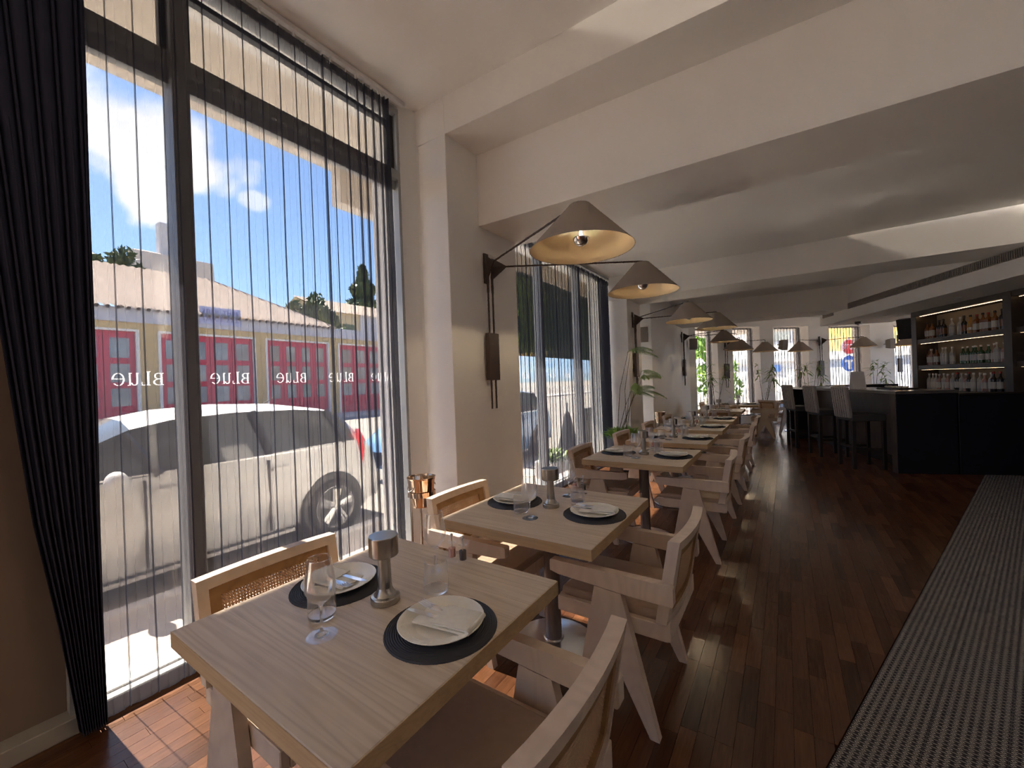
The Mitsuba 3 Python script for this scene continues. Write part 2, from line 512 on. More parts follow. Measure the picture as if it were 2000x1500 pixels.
beam(2.46, 2.90, 3.48, 'shallow upper beam nearest the camera')
beam(2.86, 3.52, 2.85, 'deep beam nearest the camera')
beam(6.90, 7.66, 2.82, 'beam above the second pier')
beam(10.62, 11.4, 2.72, 'beam toward the far end')
part(ce, 'panel', box(-2.95, 9.5, 3.4, 7.0, 3.235, 3.4), 'wall_white')
part(ce, 'panel', box(-2.95, 9.5, 7.5, 11.2, 3.20, 3.4), 'wall_white')
part(ce, 'panel', box(-2.95, 9.5, 11.0, 19, 3.08, 3.3), 'wall_white')
part(ce, 'bar_soffit', bbox(-12, 4.15, .93, 2.3, 2.5, 3.9), 'wall_white', label='lowered white ceiling box above the bar')
vent = thing('air_grille', 'long dark slotted air grille along the ceiling box above the bar', 'air vent')
part(vent, 'frame', cat(bbox(-3.2, 2.96, .915, .93, 2.705, 2.715), bbox(-3.2, 2.96, .915, .93, 2.81, 2.82), bbox(2.95, 2.965, .912, .93, 2.705, 2.82)), 'grille_grey')
part(vent, 'backing', bbox(-3.2, 2.95, .922, .93, 2.71, 2.815), 'frame_black')
for i in range(210):
    u = -3.2 + i * .0293
    part(vent, 'slat', bbox(u, u + .013, .914, .926, 2.712, 2.813), 'grille_grey')
v2 = thing('ceiling_grille', 'small grey grille at the far end of the ceiling box', 'air vent')
part(v2, 'frame', bbox(3.55, 4.0, .918, .93, 2.66, 2.76), 'grille_grey')
for i in range(6):
    part(v2, 'slat', bbox(3.57, 3.98, .912, .92, 2.672 + i * .014, 2.680 + i * .014), 'plastic_grey')

# ------------------------------------------------------------------ windows
w1 = struct('window_1', None, None, 'tall grey framed window nearest the camera')
part(w1, 'frame', cat(box(-2.70, XW, .36, .42, 0, 3.76), box(-2.70, XW, 2.29, 2.335, 0, 3.76), box(-2.70, XW, .4, 2.3, 3.69, 3.76), box(-2.70, -2.585, .4, 2.3, 0, .075, .006)), 'frame_grey')
part(w1, 'mullion', box(-2.72, -2.585, .795, .872, .07, 3.72, .004), 'frame_grey')
for y0, y1 in ((.42, .797), (.870, 2.292)):
    part(w1, 'transom', cat(box(-2.70, XW, y0, y1, 3.15, 3.225), box(-2.69, -2.64, y0, y1, 3.075, 3.155)), 'frame_grey')
    part(w1, 'casement', cat(box(-2.69, -2.645, y0, y1, 3.60, 3.63), box(-2.69, -2.645, y0 + .0, y0 + .03, 3.22, 3.69), box(-2.69, -2.645, y1 - .03, y1, 3.22, 3.69)), 'frame_black')
part(w1, 'sill', box(-2.80, -2.64, .4, 2.3, .02, .085, .004), 'rail_white', label='sunlit white sill')


def rect_x(x, y0, y1, z0, z1):
    return trimesh.Trimesh([[x, y0, z0], [x, y1, z0], [x, y1, z1], [x, y0, z1]], [[0, 1, 2], [0, 2, 3]], process=False)


for y0, y1 in ((.42, .80), (.868, 2.30)):
    pn = part(w1, 'pane', rect_x(XG, y0, y1, .07, 3.14), 'pane_glass')
    part(w1, 'pane', rect_x(XG, y0, y1, 3.2, 3.72), 'pane_glass')


def serif_letters():
    """B L u e as small-cap serif outlines, 1 unit tall, advancing along +x."""
    def ring(x, y, rx, ry, t0, t1, a0=0, a1=360):
        a = np.radians(np.linspace(a0, a1, 40))
        o = np.stack([x + rx * np.cos(a), y + ry * np.sin(a)], 1)
        i = np.stack([x + (rx - t0) * np.cos(a), y + (ry - t1) * np.sin(a)], 1)[::-1]
        return Polygon(np.vstack([o, i])).buffer(0)
    R = lambda x0, x1, y0, y1: sbox(x0, y0, x1, y1)
    from shapely.ops import unary_union as uu
    B = uu([R(.08, .22, 0, 1), R(0, .40, 0, .05), R(0, .40, .95, 1), R(.2, .4, .49, .54), ring(.38, .76, .28, .24, .13, .05, -90, 90), ring(.40, .255, .34, .255, .14, .05, -90, 90)])
    L = uu([R(.10, .24, 0, 1.12), R(0, .34, 0, .05), R(0, .34, 1.07, 1.12), R(.3, .62, 0, .05), R(.56, .62, 0, .28)])
    u = uu([R(.08, .20, .25, 1), R(0, .2, .95, 1), R(.54, .66, .1, 1), R(.44, .66, .95, 1), R(.54, .76, 0, .05), R(.54, .66, 0, .3), ring(.32, .28, .24, .28, .11, .07, 180, 345)])
    e = uu([ring(.40, .5, .40, .5, .12, .06, 0, 318), R(.08, .78, .50, .56)])
    out, x = [], 0
    for g, adv in ((B, .88), (L, .76), (u, .92), (e, .9)):
        from shapely import affinity
        out.append(affinity.translate(g, x, 0)); x += adv
    return uu(out), x


BL, BLW = serif_letters()


def lettering(y_e, y_b, z0, h):
    """On the outer face of the glass, read from the street: B at the larger y."""
    ms = []
    for g in getattr(BL, 'geoms', [BL]):
        m = ext(g.buffer(0), .0012)
        v = m.vertices.copy()
        m.vertices = np.stack([np.full(len(v), XG - .004) + v[:, 2], y_b - v[:, 0] / BLW * (y_b - y_e), z0 + v[:, 1] * h], 1)
        ms.append(m)
    return cat(ms)


for ye, yb in ((.536, .738), (.937, 1.142), (1.292, 1.492), (1.647, 1.85), (2.0, 2.2)):
    part(w1, 'lettering', lettering(ye, yb, 1.497, .062), 'letter_film', label='white lettering reading Blue, seen mirrored')

w2 = struct('window_2', None, None, 'tall window behind the second curtain')
part(w2, 'frame', cat(box(-2.70, XW, 3.45, 3.50, 0, 3.22), box(-2.70, XW, 6.88, 6.94, 0, 3.22), box(-2.70, XW, 3.45, 6.94, 3.16, 3.22), box(-2.70, -2.585, 3.45, 6.94, 0, .075)), 'frame_grey')
for yy in (4.62, 5.78):
    part(w2, 'mullion', box(-2.71, -2.60, yy - .03, yy + .03, .07, 3.18), 'frame_grey')
for y0, y1 in ((3.5, 4.59), (4.65, 5.75), (5.81, 6.88)):
    part(w2, 'pane', rect_x(XG, y0, y1, .07, 3.18), 'pane_glass')
part(w2, 'sill', box(-2.80, -2.64, 3.45, 6.94, .02, .085), 'rail_white')
for ye, yb in ((3.75, 3.95), (4.15, 4.35), (4.85, 5.05), (5.3, 5.5), (6.0, 6.2)):
    part(w2, 'lettering', lettering(ye, yb, 1.497, .062), 'letter_film')
w3 = struct('window_3', None, None, 'narrow window between the second and third piers')
part(w3, 'frame', cat(box(-2.70, XW, 7.66, 7.71, 0, 2.85), box(-2.70, XW, 8.39, 8.44, 0, 2.85), box(-2.70, XW, 7.68, 8.42, 2.79, 2.85), box(-2.70, XW, 7.68, 8.42, 0, .07)), 'frame_grey')
part(w3, 'pane', rect_x(XG, 7.7, 8.4, .07, 2.8), 'pane_glass')
ENDW = ((.19, .88), (1.36, 2.24), (2.69, 3.86), (4.56, 6.0), (6.88, 8.2))
for k, (s0, s1) in enumerate(ENDW):
    w = struct(f'window_{k + 4}', None, None, f'{["first", "second", "third", "fourth", "fifth"][k]} window from the left in the far end wall')
    part(w, 'frame', cat(ebox(s0, s0 + .045, .34, .42, .2, 2.84), ebox(s1 - .045, s1, .34, .42, .2, 2.84), ebox(s0, s1, .34, .42, 2.79, 2.84), ebox(s0, s1, .34, .42, .2, .26)), 'frame_grey')
    p = [S0 + SD * s + SN * .38 for s in (s0, s1)]
    part(w, 'pane', trimesh.Trimesh([[*p[0], .22], [*p[1], .22], [*p[1], 2.82], [*p[0], 2.82]], [[0, 1, 2], [0, 2, 3]], process=False), 'pane_glass')

# ------------------------------------------------------------------ curtains


def curtain_line(folds, y0, y1):
    """Points (y, offset) of a sheer that hangs in shallow waves from pleat to pleat."""
    pts = [(y0, 0)]
    last = y0
    for k, f in enumerate(list(folds) + [y1]):
        for t in (.12, .3, .5, .7, .88):
            y, q = last + (f - last) * t, .010 * math.sin(PI * t)
            pts.append((y, q))
            if t in (.3, .7) and f - last > .05:
                pts += [(y + .0015, q + .005), (y + .0032, q + .005), (y + .0045, q)]
        pts.append((f, 0))
        last = f
    return np.array(pts)


def gather_line(folds, y0, y1, d, half):
    pts = [(y0, 0)]
    for f in folds:
        pts += [(f - half, 0), (f - half * .4, d * .55), (f - half * .45, d), (f + half * .45, d), (f + half * .4, d * .5), (f + half, 0)]
    pts.append((y1, 0))
    return np.array(pts)


ZR = np.linspace(0, 1, 9)


def hang(line, x, z0, z1, sway=.006, seed=0, taper=None):
    rows = []
    for k, t in enumerate(ZR):
        z = z0 + (z1 - z0) * t
        y = line[:, 0].copy()
        if taper is not None:
            y = taper(z, y)
        ww = sway * (1 - t) * (meshkit.noise(np.stack([y * 9, np.full_like(y, z * 1.3), np.zeros_like(y)], -1), seed) - .5) * 2
        rows.append(np.stack([x + line[:, 1] * (.75 + .5 * (1 - t)) + ww, y + ww, np.full_like(y, z)], 1))
    return grid(np.array(rows))


def pleat(y, d, w, x, z0, z1, sway, seed):
    """A stitched pleat: a flat tube of doubled fabric standing out d from the sheer."""
    rows = []
    for t in ZR:
        z = z0 + (z1 - z0) * t
        ww = sway * (1 - t) * (meshkit.noise(np.array([y * 9, z * 1.3, 0.0]), seed) - .5) * 2
        k = .8 + .4 * (1 - t)
        rows.append([(x + ww - .001, y + ww - w / 2, z), (x + ww + d * k, y + ww - w / 3, z), (x + ww + d * k, y + ww + w / 3, z), (x + ww - .001, y + ww + w / 2, z)])
    return grid(np.array(rows))


F1 = [.54, .636, .745, .80, .923, 1.019, 1.119, 1.219, 1.324, 1.425, 1.504, 1.608, 1.679, 1.793, 1.878, 1.937, 2.01, 2.075, 2.11, 2.14]
D1 = [.012, .016, .010, .010, .016, .010, .014, .010, .016, .012, .010, .034, .010, .020, .030, .032, .034, .030, .05, .06]
cu = thing('sheer_curtain', 'dark sheer curtain across the window nearest the camera', 'curtain')
part(cu, 'fabric', hang(curtain_line(F1, .45, 2.155), -2.545, .025, 3.70, seed=3), 'sheer_dark', True)
for f, d in zip(F1, D1):
    part(cu, 'pleat', pleat(f, d * .75, .0045 if d < .03 else .008, -2.543, .025, 3.70, .006, 3), 'sheer_pleat', True)
LZ = np.array([0, .1, .5, .87, 1.2, 2.4, 3.8]); LY = np.array([.375, .375, .325, .275, .245, .15, .02])


def bunch_taper(z, y):
    l = np.interp(z, LZ, LY)
    return .455 - (.455 - y) / .455 * (.455 - l)


part(cu, 'gathered_edge', hang(gather_line(list(np.linspace(.03, .44, 11)), 0, .455, .05, .014), -2.555, .02, 3.70, seed=5, taper=bunch_taper), 'sheer_fold', True, label='dense gathered left edge of the curtain')
part(cu, 'gathered_edge', hang(gather_line(list(np.linspace(.03, .44, 6)), 0, .455, -.025, .03), -2.51, .02, 3.70, seed=6, taper=bunch_taper), 'sheer_fold', True, label='dense gathered left edge of the curtain')
part(cu, 'heading_tape', box(-2.552, -2.538, .02, 2.155, 3.655, 3.70), 'sheer_dark')
ra = thing('curtain_rail', 'white ceiling rail carrying the curtain nearest the camera', 'curtain rail')
part(ra, 'track', box(-2.565, -2.53, -.3, 2.33, 3.745, 3.775), 'rail_white')
for f in F1:
    part(ra, 'glider', box(-2.552, -2.540, f - .006, f + .006, 3.69, 3.737), 'rail_white')
F2 = list(np.arange(3.5, 6.86, .094) + RNG.uniform(-.012, .012, 36)[:len(np.arange(3.5, 6.86, .094))])
D2 = [(.006, .008, .006, .016)[k % 4] if k < 31 else .04 for k in range(len(F2))]
cu2 = thing('sheer_curtain', 'dark pleated sheer curtain across the window beyond the nearest wall lamp', 'curtain')
part(cu2, 'fabric', hang(curtain_line(F2, 3.46, 6.9), -2.545, .025, 3.15, seed=8), 'sheer_dark', True)
for f, d in zip(F2, D2):
    part(cu2, 'pleat', pleat(f, d, .006, -2.543, .025, 3.15, .006, 8), 'sheer_pleat', True)
part(cu2, 'heading_tape', box(-2.552, -2.538, 3.46, 6.9, 3.09, 3.15), 'sheer_dark')
ra2 = thing('curtain_rail', 'dark ceiling rail above the second curtain', 'curtain rail')
part(ra2, 'track', box(-2.56, -2.53, 3.46, 6.92, 3.185, 3.215), 'frame_grey')
for f in F2[::2]:
    part(ra2, 'glider', box(-2.552, -2.540, f - .006, f + .006, 3.14, 3.187), 'rail_white')
EM = np.array(trimesh.transformations.rotation_matrix(math.radians(END_DEG - 90), (0, 0, 1)))
for k, (s0, s1) in enumerate(ENDW):
    t = thing('sheer_curtain', f'pale sheer curtain in the {["first", "second", "third", "fourth", "fifth"][k]} far end window from the left', 'curtain')
    fs = list(np.arange(s0 + .06, s1 - .03, .105))
    ln = curtain_line(fs, s0 + .01, s1 - .01)
    for nm, m, mt in [('fabric', hang(ln, 0, .24, 2.80, seed=20 + k), 'sheer_light')] + [('pleat', pleat(f, .012, .008, .002, .24, 2.80, .006, 20 + k), 'sheer_fold_light') for f in fs]:
        v = m.vertices.copy()                               # x = offset to the room, y along the wall
        P = S0[None] + SD[None] * v[:, 1:2] + SN[None] * (.26 - v[:, :1])
        m.vertices = np.column_stack([P, v[:, 2]])
        part(t, nm, m, mt, True)

# ------------------------------------------------------------------ dining chair (sitter faces +x)


def mk_chair():
    C = Proto()
    for s in (1, -1):
        y0, y1 = (.245, .285) if s > 0 else (-.285, -.245)
        arm = Polygon([(.268, .583), (.268, .628), (.262, .634), (-.258, .634), (-.268, .625), (-.268, .560), (-.262, .553), (-.10, .556), (.08, .566), (.225, .573)])
        C.add('armrest', prism_xz(arm, y0, y1), 'oak_pale')
        C.add('leg', prism_xz([(.056, .562), (.0, .557), (.0, .315), (.132, 0), (.170, 0)], y0 + .002, y1 - .002), 'oak_pale')
        C.add('leg', prism_xz([(-.058, .556), (-.158, 0), (-.196, 0), (-.0601, .556), (-.058, .556)][::-1] if False else [(.0, .557), (-.060, .556), (-.198, 0), (-.162, 0), (.0, .315)], y0 + .002, y1 - .002), 'oak_pale')
        C.add('seat_rail', box(-.235, .255, s * .243 - .0 if s < 0 else .215, s * .215 if s < 0 else .243, .385, .452, .003), 'oak_pale')
    C.add('seat_rail', box(.232, .258, -.215, .215, .385, .452, .003), 'oak_pale')
    C.add('seat_rail', box(-.245, -.215, -.243, .243, .388, .468, .003), 'oak_pale')
    from manifold3d import Manifold
    pts = []
    for sx, sy in np.ndindex(2, 2):
        for a in range(6):
            for b in range(4):
                an, el = a * PI / 3, b * PI / 6
                pts.append(((-.185 if sx == 0 else .235) + .022 * math.cos(an) * math.cos(el), (-.19 if sy == 0 else .19) + .022 * math.sin(an) * math.cos(el), .460 + .022 * math.sin(el)))
                pts.append(((-.185 if sx == 0 else .235) + .022 * math.cos(an), (-.19 if sy == 0 else .19) + .022 * math.sin(an), .42))
    pts.append((.02, 0, .487))
    C.add('seat_cushion', hull(pts), 'leather', 40, label='brown leather seat')
    # back: a panel that leans back and bows; coordinates (y, h): h up along the lean
    def bk(y, h, d):
        """d: thickness coordinate, 0 = front face, growing to the rear."""
        x = -.190 - .060 * h / .34 - .022 * (1 - (y / .26) ** 2) - d
        return np.stack([x, y, .462 + h + 0 * y], -1)
    def bent(y0, y1, h0, h1, d0, d1, n=10):
        ys = np.linspace(y0, y1, n)
        ring = np.stack([bk(ys, h0, d0), bk(ys, h1, d0), bk(ys, h1, d1), bk(ys, h0, d1)], 1)   # n,4,3
        v = ring.reshape(-1, 3); f = []
        for i in range(n - 1):
            for j in range(4):
                a, b = i * 4 + j, i * 4 + (j + 1) % 4
                f += [[a, b, b + 4], [a, b + 4, a + 4]]
        e = (n - 1) * 4
        f += [[0, 2, 1], [0, 3, 2], [e, e + 1, e + 2], [e, e + 2, e + 3]]
        m = trimesh.Trimesh(v, f, process=False)
        return m
    W = .258
    C.add('back_rail', bent(-W, W, .30, .338, 0, .044), 'oak_pale')
    C.add('back_rail', bent(-W, W, .0, .035, 0, .044), 'oak_pale')
    C.add('back_stile', bent(W - .036, W, .035, .30, 0, .044, 3), 'oak_pale')
    C.add('back_stile', bent(-W, -W + .036, .035, .30, 0, .044, 3), 'oak_pale')
    w2_ = W - .036
    C.add('inner_frame', cat(bent(-w2_, w2_, .262, .30, .012, .036), bent(-w2_, w2_, .035, .062, .012, .036), bent(-w2_, -w2_ + .04, .062, .262, .012, .036, 3), bent(w2_ - .04, w2_, .062, .262, .012, .036, 3)), 'oak_brown', label='darker inner frame of the backrest')
    cane = []
    yy0 = w2_ - .04
    ny, nh = 34, 18
    for i in range(ny):
        y = -yy0 + (i + .5) * 2 * yy0 / ny
        cane.append(bent(y - .0032, y + .0032, .058, .266, .020 + .0012 * (i % 2), .0215 + .0012 * (i % 2), 2))
    for j in range(nh):
        h = .062 + (j + .5) * .2 / nh
        cane.append(bent(-yy0 - .003, yy0 + .003, h - .0028, h + .0028, .0225, .024, 7))
    for k in range(-18, 34):    # diagonal strands
        y = -yy0 + k * .0118
        a, b = max(-yy0, y), min(yy0, y + .2)
        if b - a < .01: continue
        p = [bk(np.array([t]), .062 + (t - y), .0245)[0] for t in (a, b)]
        q = [bk(np.array([t]), .062 + (y + .2 - t), .0190)[0] for t in (a, b)]
        cane += [tube(p, .0012, 4), tube(q, .0012, 4)]
    C.add('cane_panel', cat(cane), 'cane', label='woven cane panel')
    return C


CHAIR = mk_chair()

# ------------------------------------------------------------------ table and what stands on it


def mk_table():
    P = Proto()
    P.add('tabletop', box(-.42, .42, -.415, .415, .700, .75, .003), 'oak_top')
    P.add('edge_band', cat(box(-.4208, .4208, -.4158, -.414, .702, .748), box(-.4208, .4208, .414, .4158, .702, .748), box(.419, .4208, -.4155, .4155, .702, .748), box(-.4208, -.419, -.4155, .4155, .702, .748)), 'oak_edge', label='honey coloured oak edge')
    P.add('pedestal', lathe([(0, .03), (.043, .03), (.043, .69), (0, .69)], 28), 'column_grey', 30)
    P.add('mounting_plate', box(-.16, .16, -.16, .16, .688, .701), 'frame_black')
    P.add('base', lathe([(0, .0), (.225, .0), (.23, .006), (.226, .016), (.17, .030), (.09, .038), (.055, .042), (.05, .05), (0, .05)], 48), 'steel_base', 30, label='round stainless steel base')
    return P


TABLE = mk_table()


def mk_mat():
    P = Proto()
    pr = [(0, 0)]
    n = 26
    for i in range(n):
        r0, r1 = .16 * i / n, .16 * (i + 1) / n
        pr += [(r0 + (r1 - r0) * .15 + 1e-4, .0025), (r0 + (r1 - r0) * .5, .0045), (r0 + (r1 - r0) * .85, .0025)]
    pr = [(1e-4, 0.0), (.16, 0.0)] + pr[:0:-1]
    P.add('', lathe([(q[0], q[1]) for q in pr], 64)[0] if False else lathe(pr, 64), 'woven_mat', 50)
    return P


def mk_plate():
    P = Proto()
    out = [(0, .0), (.072, .0), (.080, .004), (.118, .017), (.1225, .019), (.1232, .0205), (.1215, .0213), (.1160, .0195), (.084, .0095), (.076, .0055), (.070, .0042), (0, .004)]
    P.add('body', lathe(out, 72), 'porcelain', 35)
    rg = []
    for i in range(90):
        a = 2 * PI * i / 90
        rg.append(moved(box(.094, .114, -.0011, .0011, -.0006, .0006), ry=-.30, rz=a) if False else moved(moved(box(-.011, .011, -.001, .001, -.0007, .0007), ry=-.30), x=.103, z=.0152).apply_transform(trimesh.transformations.rotation_matrix(a, (0, 0, 1))))
    P.add('rim_flutes', cat(rg), 'porcelain', label='fine radial flutes on the rim')
    return P


def mk_napkin():
    """Pocket folded napkin, long axis x (pocket mouth at +x)."""
    P = Proto()
    def sheet(x0, x1, y0, y1, z0, z1, seed, curl=.002):
        n = 13
        top = []
        for i in range(n):
            row = []
            for j in range(n):
                x, y = x0 + (x1 - x0) * i / (n - 1), y0 + (y1 - y0) * j / (n - 1)
                e = min(i, j, n - 1 - i, n - 1 - j)
                w = curl * (meshkit.noise(np.array([x * 40, y * 40, seed]), seed) - .4)
                row.append((x, y, z1 - (.0022 if e == 0 else 0) + w))
            top.append(row)
        m = grid(top)
        b = box(x0, x1, y0, y1, z0, z1 - .002)
        return cat(m, b)
    P.add('lower_fold', sheet(-.085, .075, -.043, .043, 0, .0065, 1), 'napkin', 40)
    P.add('pocket_fold', sheet(-.083, .020, -.042, .042, .0085, .0135, 4, .003), 'napkin', 40)
    P.add('rolled_edge', tube([(-.085, -.043, .006), (-.088, 0, .007), (-.085, .043, .006)], .0065, 8), 'napkin', 60)
    return P


def mk_fork():
    P = Proto()
    poly = Polygon([(-.10, -.0045), (-.03, -.004), (.02, -.0035), (.035, -.010), (.045, -.012), (.06, -.0125), (.06, .0125), (.045, .012), (.035, .010), (.02, .0035), (-.03, .004), (-.10, .0045)])
    h = prism_xy(poly, 0, .0018)
    h.vertices[:, 2] += .004 * np.sin(np.clip((h.vertices[:, 0] + .10) / .16, 0, 1) * PI * 1.6)
    P.add('handle', h, 'chrome', 30)
    tn = []
    for k in range(4):
        y = -.0108 + k * .0072
        m = tube([(.058, y, .0), (.078, y, -.0022), (.098, y * .96, .001), (.108, y * .94, .004)], [.0014, .0014, .0012, .0006], 6)
        tn.append(m)
    for m in tn:
        P.add('tine', moved(m, z=.001), 'chrome', 60)
    return P


def mk_knife():
    P = Proto()
    blade = Polygon([(.0, -.0075), (.06, -.0095), (.09, -.008), (.108, -.002), (.110, .004), (.10, .007), (.05, .0078), (.0, .006)])
    P.add('blade', prism_xy(blade, 0, .0014), 'chrome')
    P.add('handle', hull([(x, y * .0065, .001 + z * .003) for x in (-.10, 0) for y, z in ((-1, 0), (1, 0), (-.6, 1), (.6, 1), (-.6, -.3), (.6, -.3))]), 'chrome', 40)
    return P


def mk_wine():
    P = Proto()
    o = [(0, 0), (.040, 0), (.0418, .0008), (.0405, .0018), (.02, .0035), (.008, .007), (.0042, .016), (.0036, .05), (.0037, .078), (.007, .088), (.018, .097), (.033, .112), (.0408, .130), (.0415, .145), (.038, .175), (.0335, .205), (.0318, .2185)]
    i = [(.0309, .2185), (.0325, .205), (.037, .175), (.0404, .145), (.0396, .131), (.032, .1135), (.017, .0995), (.006, .0925), (0, .0915)]
    P.add('bowl', lathe(o[9:], 44), 'crystal', 60)
    P.add('bowl_inside', lathe(i, 44), 'crystal', 60)
    P.add('rim', lathe([(.0309, .2185), (.0314, .2191), (.0318, .2185), (.0314, .2180)], 44), 'glass_solid', 60)
    P.add('stem', lathe([(0, .004)] + [(r_, z_ + .0005) for r_, z_ in o[4:9]] + [(.011, .0925), (0, .0918)], 28), 'glass_solid', 60)
    P.add('foot', lathe(o[:4] + [(.018, .0036), (0, .0042)], 44), 'crystal', 60)
    return P


def mk_tumbler():
    P = Proto()
    o = [(0, 0), (.034, 0), (.038, .002), (.0405, .008), (.041, .03), (.0395, .07), (.0378, .104)]
    i = [(.0368, .104), (.0385, .07), (.0398, .03), (.0388, .014), (.034, .0095), (0, .009)]
    P.add('wall', lathe(o[3:], 44), 'crystal', 60)
    P.add('wall_inside', lathe(i[:-2], 44), 'crystal', 60)
    P.add('rim', lathe([(.0368, .104), (.0373, .1046), (.0378, .104), (.0373, .1035)], 44), 'glass_solid', 60)
    P.add('base', lathe([(0, 0), (.034, 0), (.0378, .002), (.0402, .008), (.0385, .0125), (.034, .0095), (0, .009)], 44), 'glass_solid', 60)
    return P


def mk_tablelamp():
    P = Proto()
    P.add('base', lathe([(0, 0), (.043, 0), (.046, .002), (.046, .018), (.044, .021), (.036, .024), (.028, .033), (.023, .046), (0, .046)], 44), 'steel', 25)
    P.add('stem', lathe([(0, .044), (.0225, .044), (.0185, .16), (0, .16)], 36), 'steel', 25)
    P.add('head', lathe([(0, .150), (.044, .150), (.0465, .153), (.0465, .211), (.045, .214), (0, .2145)], 48), 'steel', 25)
    P.add('diffuser', lathe([(0, .1485), (.04, .1485), (.04, .1502), (0, .1502)], 32), 'paper')
    return P


def mk_mill(fill):
    P = Proto()
    P.add('body', lathe([(0, 0), (.0215, 0), (.0215, .012), (.018, .02), (.0165, .03), (.0165, .066), (.0185, .07), (.0185, .074), (0, .074)], 26), 'crystal', 40)
    P.add('contents', lathe([(0, .022), (.0132, .022), (.0132, .056), (0, .056)], 20), fill, 40)
    P.add('head', lathe([(0, .0755), (.013, .0755), (.020, .082), (.0205, .09), (.016, .098), (.008, .101), (0, .1015)], 26), 'crystal', 40)
    P.add('knob', lathe([(0, .1016), (.0045, .1016), (.006, .106), (.0045, .111), (0, .112)], 16), 'chrome', 40)
    P.add('rod', lathe([(0, .056), (.0018, .056), (.0018, .1), (0, .1)], 8), 'chrome', 40)
    return P


MATP, PLATE, NAPKIN, FORK, KNIFE, WINE, TUMBLER, TLAMP = mk_mat(), mk_plate(), mk_napkin(), mk_fork(), mk_knife(), mk_wine(), mk_tumbler(), mk_tablelamp()
MILLS = (mk_mill('salt'), mk_mill('pepper'))


def lay_table(k, cx, cy, full=True, rot=0.0, far_name=None):
    """Table number k with its settings: one on the aisle side (+x), one on the window side (-x)."""
    o = far_name or f'{ORD[k]} table'
    c_, s_ = math.cos(math.radians(rot)), math.sin(math.radians(rot))
    W = lambda dx, dy: (cx + c_ * dx - s_ * dy, cy + s_ * dx + c_ * dy)
    TABLE.put('dining_table', at(cx, cy, 0, rot), f'square pale oak dining table, {"the " + o if far_name else o + " from the camera"}', 'table', None)
    zt = .7502
    for side, nm in ((1, 'aisle'), (-1, 'window')):
        mx, my = W(.258 * side if side > 0 else -.235, .01)
        MATP.put('placemat', at(mx, my, zt), f'round charcoal placemat on the {nm} side of the {o}', 'placemat')
        PLATE.put('plate', at(mx, my, zt + .0047), f'round cream plate on the {nm} side of the {o}', 'plate')
        a = (180 - 8 if side > 0 else -8) + rot          # cutlery points away from the diner
        zp = zt + .0047 + .0215
        nx, ny = mx + .012 * side, my + .008 * side
        NAPKIN.put('napkin', at(nx, ny, zp - .0065, a + 18, 1.12), f'cream napkin on the {nm} side plate of the {o}', 'napkin')
        ca, sa = math.cos(math.radians(a + 12)), math.sin(math.radians(a + 12))
        off = lambda d, l: (nx + ca * d - sa * l, ny + sa * d + ca * l)
        if full:
            fx, fy = off(.012, -.016); FORK.put('fork', at(fx, fy, zp + .0032, a + 6), f'silver fork tucked in the napkin on the {nm} side of the {o}', 'fork')
            fx, fy = off(.020, .018); KNIFE.put('knife', at(fx, fy, zp + .0030, a + 14), f'silver table knife tucked in the napkin on the {nm} side of the {o}', 'knife')
        gx, gy = W(*((-.005, .255) if side > 0 else (-.005, -.195)))
        WINE.put('wine_glass', at(gx, gy, zt), f'empty wine glass on the {nm} side of the {o}', 'wine glass')
        gx, gy = W(*((.10, .150) if side > 0 else (-.095, -.14)))
        TUMBLER.put('tumbler', at(gx, gy, zt), f'clear water tumbler on the {nm} side of the {o}', 'glass')
    lx, ly = W(.0, .02)
    TLAMP.put('table_lamp', at(lx, ly, zt), f'brushed steel table lamp in the middle of the {o}', 'table lamp')
    if full:
        for q, (nm, dx) in enumerate((('pink salt', -.005), ('black pepper', .05))):
            gx, gy = W(dx, .345)
            MILLS[q].put('salt_mill' if q == 0 else 'pepper_mill', at(gx, gy, zt), f'clear {nm} mill near the far edge of the {o}', 'mill')


TX = -1.098
TYS = [.83, 1.953, 3.725, 4.91, 6.075, 7.27]
for k, y in enumerate(TYS):
    lay_table(k, TX, y, True)
    j = RNG.uniform(-.012, .012, 4) * (k > 1)
    CHAIR.put('armchair', at((-.664 if k == 0 else -.652) + j[0], (.80, 1.905)[k] if k < 2 else y - .02, 0, 180 + (0 if k < 2 else RNG.uniform(-2, 2))), f'pale oak armchair, brown leather seat, on the aisle side of the {ORD[k]} table', 'chair', None)
    CHAIR.put('armchair', at(-1.435 + j[1], (.79, 1.90)[k] if k < 2 else y - .03, 0, 0 if k < 2 else RNG.uniform(-2, 2)), f'pale oak armchair with cane back on the window side of the {ORD[k]} table', 'chair', None)
FAR = [(-1.12, 9.15, 90, 'table under the third wall lamp'), (-.95, 10.95, 0, 'table at the left end wall pier'), (.15, 12.3, 45, 'furthest table, near the bar stools')]
for i, (x, y, rot, nm) in enumerate(FAR):
    lay_table(0, x, y, False, rot, nm)
    for side, w in ((1, 'right'), (-1, 'left')):
        c_, s_ = math.cos(math.radians(rot)), math.sin(math.radians(rot))
        d = .52 * side
        CHAIR.put('armchair', at(x + c_ * d, y + s_ * d, 0, rot + (180 if side > 0 else 0)), f'pale oak armchair at the {"far" if (side > 0 and rot) else "near" if rot else w} side of the {nm}', 'chair')

# ------------------------------------------------------------------ wall lamps


